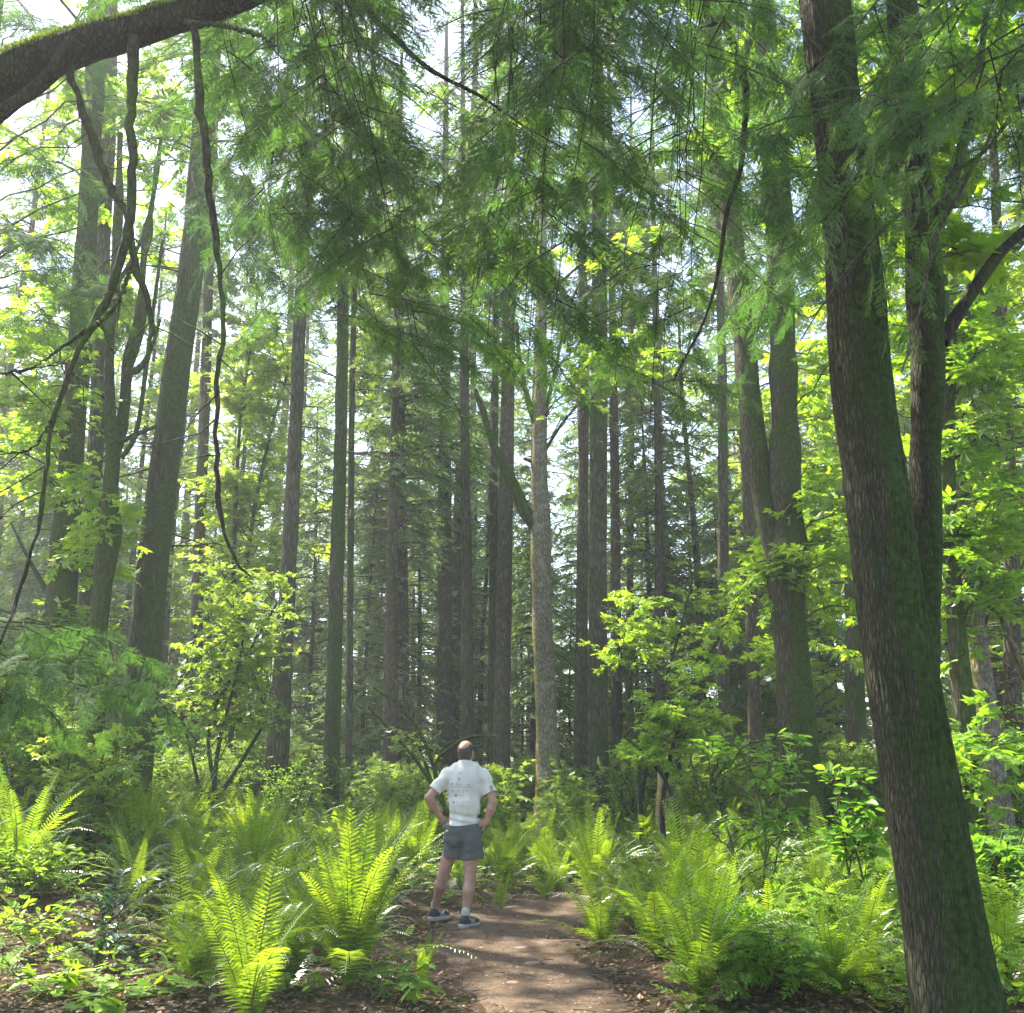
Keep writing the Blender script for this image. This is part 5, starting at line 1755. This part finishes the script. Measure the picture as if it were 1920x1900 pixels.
class SDF:
    def __init__(s, lo, hi, h):
        s.lo = np.array(lo, float); s.h = h
        n = np.ceil((np.array(hi) - s.lo) / h).astype(int) + 1
        g = [s.lo[k] + np.arange(n[k]) * h for k in range(3)]
        s.X, s.Y, s.Z = np.meshgrid(*g, indexing='ij')
        s.D = np.full(s.X.shape, 1.0, np.float32)

    def _box(s, lo, hi):
        a = np.clip(np.floor((np.array(lo) - s.lo) / s.h).astype(int), 0, np.array(s.D.shape))
        b = np.clip(np.ceil((np.array(hi) - s.lo) / s.h).astype(int) + 1, 0, np.array(s.D.shape))
        return tuple(slice(i, j) for i, j in zip(a, b))

    def union(s, fn, lo, hi, k):
        q = s._box(np.array(lo) - .06 - k, np.array(hi) + .06 + k)
        d = fn(s.X[q], s.Y[q], s.Z[q])
        D = s.D[q]
        if k > 0:
            w = np.clip(.5 + .5 * (D - d) / k, 0, 1)
            s.D[q] = D * (1 - w) + d * w - k * w * (1 - w)
        else:
            s.D[q] = np.minimum(D, d)

    def cone(s, a, b, ra, rb, k=.03, sub=False):
        a = np.array(a, float); b = np.array(b, float); ba = b - a; L = ba @ ba

        def fn(X, Y, Z):
            t = np.clip(((X - a[0]) * ba[0] + (Y - a[1]) * ba[1] + (Z - a[2]) * ba[2]) / L, 0, 1)
            return np.sqrt((X - a[0] - ba[0] * t) ** 2 + (Y - a[1] - ba[1] * t) ** 2 + (Z - a[2] - ba[2] * t) ** 2) - (ra + (rb - ra) * t)
        r = max(ra, rb)
        s.union(fn, np.minimum(a, b) - r, np.maximum(a, b) + r, k)

    def ell(s, c, r, k=.03, rot=None):
        c = np.array(c, float); r = np.array(r, float)
        Rm = np.eye(3) if rot is None else rot

        def fn(X, Y, Z):
            P0 = np.stack([X - c[0], Y - c[1], Z - c[2]], -1) @ Rm
            k0 = np.sqrt(((P0 / r) ** 2).sum(-1)); k1 = np.sqrt(((P0 / r ** 2) ** 2).sum(-1)) + 1e-9
            return k0 * (k0 - 1) / k1
        m = r.max()
        s.union(fn, c - m, c + m, k)

    def mesh(s, cut=None):
        D = s.D if cut is None else np.maximum(s.D, cut)
        return surface_nets(D, s.lo, s.h)


def smooth_mesh(mb, name, mat, parent):
    return mb.build(name, mat, parent, smooth=True)


def man():
    DB = 10.95
    fr = P(876, 1736, DB)
    ox, oy = fr[0], DB
    oz = g1(ox, oy) + .012

    def J(px, py, dy=0.0):
        p = P(px, py, DB + .15 + dy)
        return np.array([p[0] - ox, p[1] - oy, p[2] - oz])
    root = thing('person', 'man in a white printed T-shirt and grey shorts standing hands on hips, looking up', 'person', (ox, oy, oz))

    def part(V, F, name, mat, par=root):
        mb = MB(); mb.add(V + [ox, oy, oz], F)
        return mb.build(name, mat, par if par is root else par, smooth=True)
    # joints (photo pixels)
    hipL, hipR = J(853, 1566), J(884, 1566)
    kneL, kneR = J(833, 1644, -.02), J(881, 1650, -.03)
    shL, shR = J(840, 1452), J(905, 1452)
    elL, elR = J(804, 1496, -.06), J(925, 1504, -.06)
    wrL, wrR = J(829, 1538, .04), J(911, 1543, -.06)
    neck = J(873, 1432)
    headc = J(873.5, 1409)
    # feet on the ground
    anR = np.array([J(874, 1714)[0], .00, .10]); anL = np.array([P(816, 1700, DB + .42)[0] - ox, .40, .115])
    kneL[1] = .26; kneR[1] = .12; kneL[0] -= .02
    hipL[1] = .17; hipR[1] = .15
    yc = .15
    h = .007
    S = SDF((-.62, -.35, -.03), (.42, .75, 1.86), h)
    # torso
    ch = J(872, 1468); be = J(870, 1512); pe = J(868, 1556)
    for c, r in ((ch, (.172, .112, .155)), (be, (.160, .122, .16)), (pe, (.175, .122, .12))):
        S.ell([c[0], yc, c[2]], r, .06)
    S.cone([shL[0], yc, shL[2]], [shR[0], yc, shR[2]], .056, .056, .05)
    S.cone([neck[0] - .08, yc, neck[2] - .06], [neck[0] + .08, yc, neck[2] - .06], .045, .045, .05)
    S.cone([neck[0], yc, neck[2] - .05], [headc[0], yc + .01, headc[2] - .03], .066, .060, .03)
    # head tilted back, turned a little to the right
    tilt, yaw = rad(24), rad(-22)
    ct, st, cyw, syw = math.cos(tilt), math.sin(tilt), math.cos(yaw), math.sin(yaw)
    Rx = np.array([[1, 0, 0], [0, ct, -st], [0, st, ct]]); Rz = np.array([[cyw, -syw, 0], [syw, cyw, 0], [0, 0, 1]])
    RH = Rz @ Rx
    H = np.array([headc[0], yc + .02, headc[2] + .0])
    hp = lambda x, y, z: H + RH @ np.array([x, y, z])
    S.ell(hp(0, 0, .012), (.076, .098, .098), .02, RH)
    S.ell(hp(0, .035, -.055), (.060, .072, .072), .03, RH)       # jaw
    S.ell(hp(0, .105, -.028), (.014, .020, .026), .012, RH)      # nose
    S.ell(hp(0, .092, .018), (.050, .014, .012), .015, RH)       # brow
    S.ell(hp(0, .098, -.068), (.026, .010, .007), .008, RH)      # lips
    S.ell(hp(0, .090, -.105), (.022, .018, .018), .02, RH)       # chin
    for sg in (-1, 1):
        S.ell(hp(sg * .077, -.002, -.020), (.010, .022, .034), .008, RH)
    # arms
    for sh, el, wr in ((shL, elL, wrL), (shR, elR, wrR)):
        a = np.array([sh[0], yc, sh[2]]); e = np.array([el[0], yc - .06, el[2]])
        S.cone(a, e, .052, .043, .03)
        S.cone(e, e + (wr - e) * .35, .043, .045, .02)
        S.cone(e + (wr - e) * .35, wr, .045, .029, .03)
    # hands on the hips: palm, four fingers, thumb
    def hand(wr, d, spreadv, nv, thumb):
        d = nrm(d); sv = nrm(spreadv - d * (spreadv @ d))
        pc = wr + d * .045
        for q in (-.026, -.009, .009, .026):
            S.cone(wr + sv * q * .6, wr + d * .085 + sv * q, .014, .0125, .012)
        for q, l in zip((-.030, -.010, .010, .029), (.068, .078, .073, .056)):
            b = wr + d * .088 + sv * q
            m1 = b + d * l * .5 + nv * .006 + sv * q * .12
            t = m1 + nrm(d + nv * .5) * l * .5 + sv * q * .1
            S.cone(b, m1, .0095, .0088, .004); S.cone(m1, t, .0088, .0072, .003)
        b = wr + d * .022 + sv * thumb * .028
        m1 = b + nrm(d * .6 + sv * thumb) * .042; t = m1 + nrm(d + sv * thumb * .35 + nv * .3) * .032
        S.cone(b, m1, .0125, .011, .01); S.cone(m1, t, .011, .0085, .004)
    hand(wrR, np.array([-.85, .05, -.12]), np.array([0, 0, 1.0]), np.array([0, .35, 0.]), -1)
    hand(wrL, np.array([.62, .55, -.2]), np.array([0, 0, 1.0]), np.array([.3, .1, 0.]), -1)
    # legs
    for hip, kn, an in ((hipL, kneL, anL), (hipR, kneR, anR)):
        S.cone(hip, kn, .092, .058, .05)
        back = kn + (an - kn) * .30 + np.array([0, -.022, 0])
        S.cone(kn, back, .056, .059, .03)
        S.cone(back, an + (kn - an) * .22, .058, .040, .03)
        S.cone(an + (kn - an) * .22, an - [0, 0, .03], .039, .036, .03)
        S.cone(an - [0, 0, .05], an + np.array([.03, .10, -.06]), .04, .03, .02)
    V, F = S.mesh()
    skin = plain('sunburnt_skin', (.43, .245, .17), .55, .22, 14, .35)
    body = part(V, F, 'body', skin)
    # eyes
    for sg in (-1, 1):
        c = hp(sg * .032, .084, .0)
        E = SDF(c - .02, c + .02, .004); E.ell(c, (.0125, .0125, .0125), 0)
        v, f = E.mesh(); part(v, f, 'eye', plain('eye_white', (.75, .72, .68), .3))
    # hair: a fringe round a bald crown
    Hs = SDF(H - .16, H + .16, .005)
    Hs.ell(hp(0, -.004, .012), (.082, .103, .103), 0, RH)
    Hs.ell(hp(0, -.055, -.055), (.064, .05, .06), .03, RH)
    pts = np.stack([Hs.X - H[0], Hs.Y - H[1], Hs.Z - H[2]], -1) @ RH
    nzv = vnoise(np.stack([Hs.X.ravel(), Hs.Y.ravel(), Hs.Z.ravel()], -1) * 90, 3).reshape(Hs.X.shape) * .0022
    bald = .058 - np.sqrt((pts[..., 0] / 1.0) ** 2 + ((pts[..., 1] + .018) / 1.25) ** 2 + ((pts[..., 2] - .095) / 1.05) ** 2)
    face = pts[..., 1] - .035 + .35 * (pts[..., 2] - .02)
    low = -(pts[..., 2] + .095)
    v, f = surface_nets(np.maximum(np.maximum(np.maximum(Hs.D + nzv, bald), face), low), Hs.lo, Hs.h)
    part(v, f, 'hair', plain('grey_brown_hair', (.075, .055, .045), .7, .45, 120))
    # T-shirt
    T = SDF((-.45, -.15, .70), (.45, .48, 1.62), .0065)
    for c, r in ((ch, (.192, .132, .175)), (be, (.180, .143, .18)), (pe, (.206, .157, .15))):
        T.ell([c[0], yc, c[2]], r, .07)
    T.cone([shL[0], yc, shL[2]], [shR[0], yc, shR[2]], .068, .068, .05)
    T.cone([neck[0] - .10, yc, neck[2] - .055], [neck[0] + .10, yc, neck[2] - .055], .066, .066, .05)
    T.cone([neck[0], yc, neck[2] - .08], [neck[0], yc, neck[2] - .012], .080, .071, .03)
    for sh, el in ((shL, elL), (shR, elR)):
        a = np.array([sh[0], yc, sh[2]]); e = np.array([el[0], yc - .06, el[2]])
        T.cone(a, a + (e - a) * .74, .066, .072, .03)
    X, Y, Z = T.X, T.Y, T.Z
    pq = np.stack([X.ravel(), Y.ravel(), Z.ravel()], -1)
    wr_ = (vnoise(pq * [7, 7, 16] + [0, 0, 3], 21) * .010 + vnoise(pq * [16, 16, 7], 22) * .008).reshape(X.shape)
    # folds above the hem and radiating from the armpits
    hem = J(870, 1546)[2]
    fold = .012 * np.sin((Z - hem) * 75 + 2.0 * np.sin(X * 9 + 1)) * np.exp(-((Z - hem - .06) / .055) ** 2)
    drape = .009 * np.sin(X * 60 + Z * 14) * np.clip((1.40 - Z) / .3, 0, 1) * np.clip((Z - hem) / .2, 0, 1)
    cut = hem + .012 * np.sin(X * 13) - Z
    for sh, el in ((shL, elL), (shR, elR)):
        a = np.array([sh[0], yc, sh[2]]); e = np.array([el[0], yc - .06, el[2]]); d = nrm(e - a); L = np.linalg.norm(e - a)
        t = (X - a[0]) * d[0] + (Y - a[1]) * d[1] + (Z - a[2]) * d[2]
        out = (np.sign(e[0]) * (X - a[0])) > -.02
        cut = np.maximum(cut, np.where(out & (t > 0), t - L * .70, -1))
        # hollow sleeve mouth
        rr = np.sqrt((X - a[0] - d[0] * t) ** 2 + (Y - a[1] - d[1] * t) ** 2 + (Z - a[2] - d[2] * t) ** 2)
        cut = np.maximum(cut, np.where(out & (t > L * .5), .060 - rr, -1))
    v, f = surface_nets(np.maximum(T.D + wr_ + fold + drape, cut), T.lo, T.h)
    shirt = part(v, f, 'tshirt', plain('white_cotton', (.69, .665, .595), .9, .04, 30, .1, .1))
    # faded print on the back: rows of small grey marks and one figure, laid on the cloth
    bvh = BVHTree.FromPolygons([tuple(x) for x in (v + [ox, oy, oz])], [tuple(int(i) for i in x) for x in f[0]])
    pm = MB()

    def mark(px0, py0, px1, py1, n=6):
        a = J(px0, py0); b = J(px1, py1)
        V = []
        for iz in (0, 1):
            for ix in range(n + 1):
                x = a[0] + (b[0] - a[0]) * ix / n; z = a[2] + (b[2] - a[2]) * iz
                hit = bvh.ray_cast(Vector((x + ox, oy - .6, z + oz)), Vector((0, 1, 0)))
                if hit[0] is None:
                    return
                q = hit[0]; nn = hit[1]
                if nn.y > 0:
                    nn = -nn
                V.append((q.x + nn.x * .002, q.y + nn.y * .002 - .0015, q.z + nn.z * .002))
        F = [(i, i + 1, n + 2 + i, n + 1 + i) for i in range(n)]
        pm.add(np.array(V), np.array(F))
    r = np.random.default_rng(7)
    c2p = lambda x, y: (720 + x / 4.75, 1360 + y / 4.75)

    def row(x0, x1, y, hgt, words, dens):
        xs = np.linspace(x0, x1, words + 1)
        for i in range(words):
            a = xs[i] + 2; b = xs[i + 1] - 5
            x = a
            while x < b:
                w = r.uniform(3, 7)
                if r.random() < dens:
                    hh = hgt * r.uniform(.55, 1)
                    p0 = c2p(x, y - hh / 2); p1 = c2p(min(x + w, b), y + hh / 2)
                    mark(*p0, *p1, n=1)
                x += w + 1.2
    row(655, 705, 428, 5, 1, .6)
    for (x0, y0, x1, y1) in ((666, 462, 671, 488), (671, 484, 684, 488), (671, 472, 684, 476), (680, 476, 684, 486), (688, 466, 691, 470), (688, 480, 691, 484)):
        mark(*c2p(x0, y0), *c2p(x1, y1), n=2)        # the figure 6 and a colon
    row(568, 582, 522, 4, 1, .8)
    row(596, 632, 522, 13, 1, 1); row(640, 664, 522, 12, 1, .9); row(668, 706, 524, 7, 1, .8); row(740, 776, 525, 6, 1, .9)
    row(590, 656, 547, 5, 1, .95); row(668, 700, 546, 11, 1, .9); row(714, 772, 547, 6, 2, .9)
    row(606, 684, 584, 5, 2, .8); row(700, 762, 584, 5, 2, .8)
    mark(*c2p(637, 612), *c2p(655, 633)); row(664, 720, 622, 6, 1, .8); row(660, 712, 648, 3, 2, .7)
    mark(*c2p(616, 672), *c2p(630, 690)); row(645, 700, 681, 3, 2, .6); row(706, 778, 678, 5, 1, .95); row(630, 760, 716, 3, 4, .5)
    pm.build('back_print', plain('faded_print_ink', (.25, .25, .25), .9), shirt)
    # shorts
    Sh = SDF((-.40, -.16, .50), (.36, .48, 1.06), .0065)
    Sh.ell([pe[0], yc, pe[2] - .005], (.196, .142, .125), .05)
    Sh.cone([pe[0] - .075, yc, pe[2] + .02], [pe[0] + .075, yc, pe[2] + .02], .11, .11, .04)
    bL = J(849, 1612); bR = J(886, 1612)
    kl = hipL + (kneL - hipL) * ((hipL[2] - bL[2]) / (hipL[2] - kneL[2])); kr = hipR + (kneR - hipR) * ((hipR[2] - bR[2]) / (hipR[2] - kneR[2]))
    kl[0] = bL[0] - .005; kr[0] = bR[0] + .005
    Sh.cone(hipL + [0, 0, -.01], kl + [0, 0, -.05], .112, .104, .025)
    Sh.cone(hipR + [0, 0, -.01], kr + [0, 0, -.05], .112, .106, .025)
    for sg, hp_ in ((-1, hipL), (1, hipR)):                     # seat
        Sh.ell(hp_ + [sg * .0, -.045, -.03], (.085, .095, .10), .05)
    X, Y, Z = Sh.X, Sh.Y, Sh.Z
    pq = np.stack([X.ravel(), Y.ravel(), Z.ravel()], -1)
    wv = (vnoise(pq * [13, 13, 8], 31) * .010 + vnoise(pq * [8, 8, 22], 32) * .008).reshape(X.shape)
    inner = np.minimum(*[np.sqrt((X - (a[0] + (b[0] - a[0]) * np.clip((a[2] - Z) / (a[2] - b[2]), 0, 1.4))) ** 2 + (Y - (a[1] + (b[1] - a[1]) * np.clip((a[2] - Z) / (a[2] - b[2]), 0, 1.4))) ** 2) for a, b in ((hipL, kl), (hipR, kr))])
    cut = np.maximum(J(868, 1611)[2] + .01 * np.sin(X * 20) - Z, Z - J(868, 1543)[2])
    cut = np.maximum(cut, np.where(Z < bL[2] + .06, .090 - inner, -1))
    v, f = surface_nets(np.maximum(Sh.D + wv, cut), Sh.lo, Sh.h)
    shorts = part(v, f, 'shorts', plain('grey_cloth', (.115, .12, .115), .9, .12, 60, .15, .15))
    # dark side pocket flap at the right hip
    Pk = SDF((-.1, -.1, .7), (.4, .4, 1.1), .006)
    q = J(905, 1558)
    Pk.ell([q[0] - .012, yc - .02, q[2]], (.014, .05, .045), 0)
    v, f = Pk.mesh(); part(v, f, 'pouch', plain('black_nylon', (.02, .02, .022), .6), root)
    # socks and shoes
    for an, ang in ((anL, rad(-38)), (anR, rad(-34))):
        c, s = math.cos(ang), math.sin(ang)
        Rf = np.array([[c, -s, 0], [s, c, 0], [0, 0, 1]])
        L = lambda x, y, z: np.array([an[0], an[1], 0]) + Rf @ np.array([x, y, z])
        base = an[2] - .10
        A = SDF(np.array([an[0], an[1], base]) - [.25, .25, .05], np.array([an[0], an[1], base]) + [.25, .28, .2], .005)
        A.ell(L(0, -.035, base + .055), (.040, .045, .055), .02, Rf)
        A.ell(L(0, .06, base + .052), (.043, .09, .042), .03, Rf)
        A.ell(L(.004, .145, base + .042), (.046, .065, .034), .03, Rf)
        A.cone(L(0, -.012, base + .07), L(0, -.008, base + .105), .043, .044, .02)
        cutt = np.maximum((base + .018) - A.Z, A.Z - (base + .112))
        v, f = A.mesh(cutt)
        up = part(v, f, 'shoe', plain('dark_mesh_upper', (.055, .06, .065), .75, .3, 70))
        B = SDF(np.array([an[0], an[1], base]) - [.25, .25, .05], np.array([an[0], an[1], base]) + [.25, .28, .12], .005)
        B.ell(L(0, -.03, base + .015), (.047, .06, .05), .02, Rf)
        B.ell(L(0, .06, base + .015), (.045, .10, .05), .03, Rf)
        B.ell(L(.004, .15, base + .015), (.050, .07, .05), .03, Rf)
        cutt = np.maximum(base - .012 - B.Z, B.Z - (base + .026 + .012 * np.clip(-((B.X - an[0]) * -s + (B.Y - an[1]) * c) * 8, 0, 1)))
        v, f = B.mesh(cutt)
        part(v, f, 'sole', plain('pale_foam_sole', (.48, .47, .44), .7, .08, 40), up)
        C = SDF(np.array([an[0], an[1], base]) - [.25, .25, .05], np.array([an[0], an[1], base]) + [.25, .28, .2], .005)
        for x in (-.030, .034):
            C.cone(L(x * 1.2, .02, base + .075), L(x * 1.3, .10, base + .035), .012, .010, .01)
            C.cone(L(x * 1.2, .09, base + .07), L(x * 1.35, .04, base + .035), .009, .009, .01)
        C.ell(L(.004, .15, base + .045), (.043, .045, .034), .02, Rf)
        v, f = C.mesh(); part(v, f, 'overlay', plain('grey_overlay', (.33, .34, .34), .6), up)
        K = SDF(np.array([an[0], an[1], an[2]]) - .12, np.array([an[0], an[1], an[2]]) + .12, .005)
        K.cone(an + [0, 0, -.03], an + [0, 0, .045], .042, .043, 0)
        v, f = K.mesh(an[2] - .02 - K.Z); part(v, f, 'sock', plain('pale_sock', (.5, .49, .46), .9), root)
    return root


man()
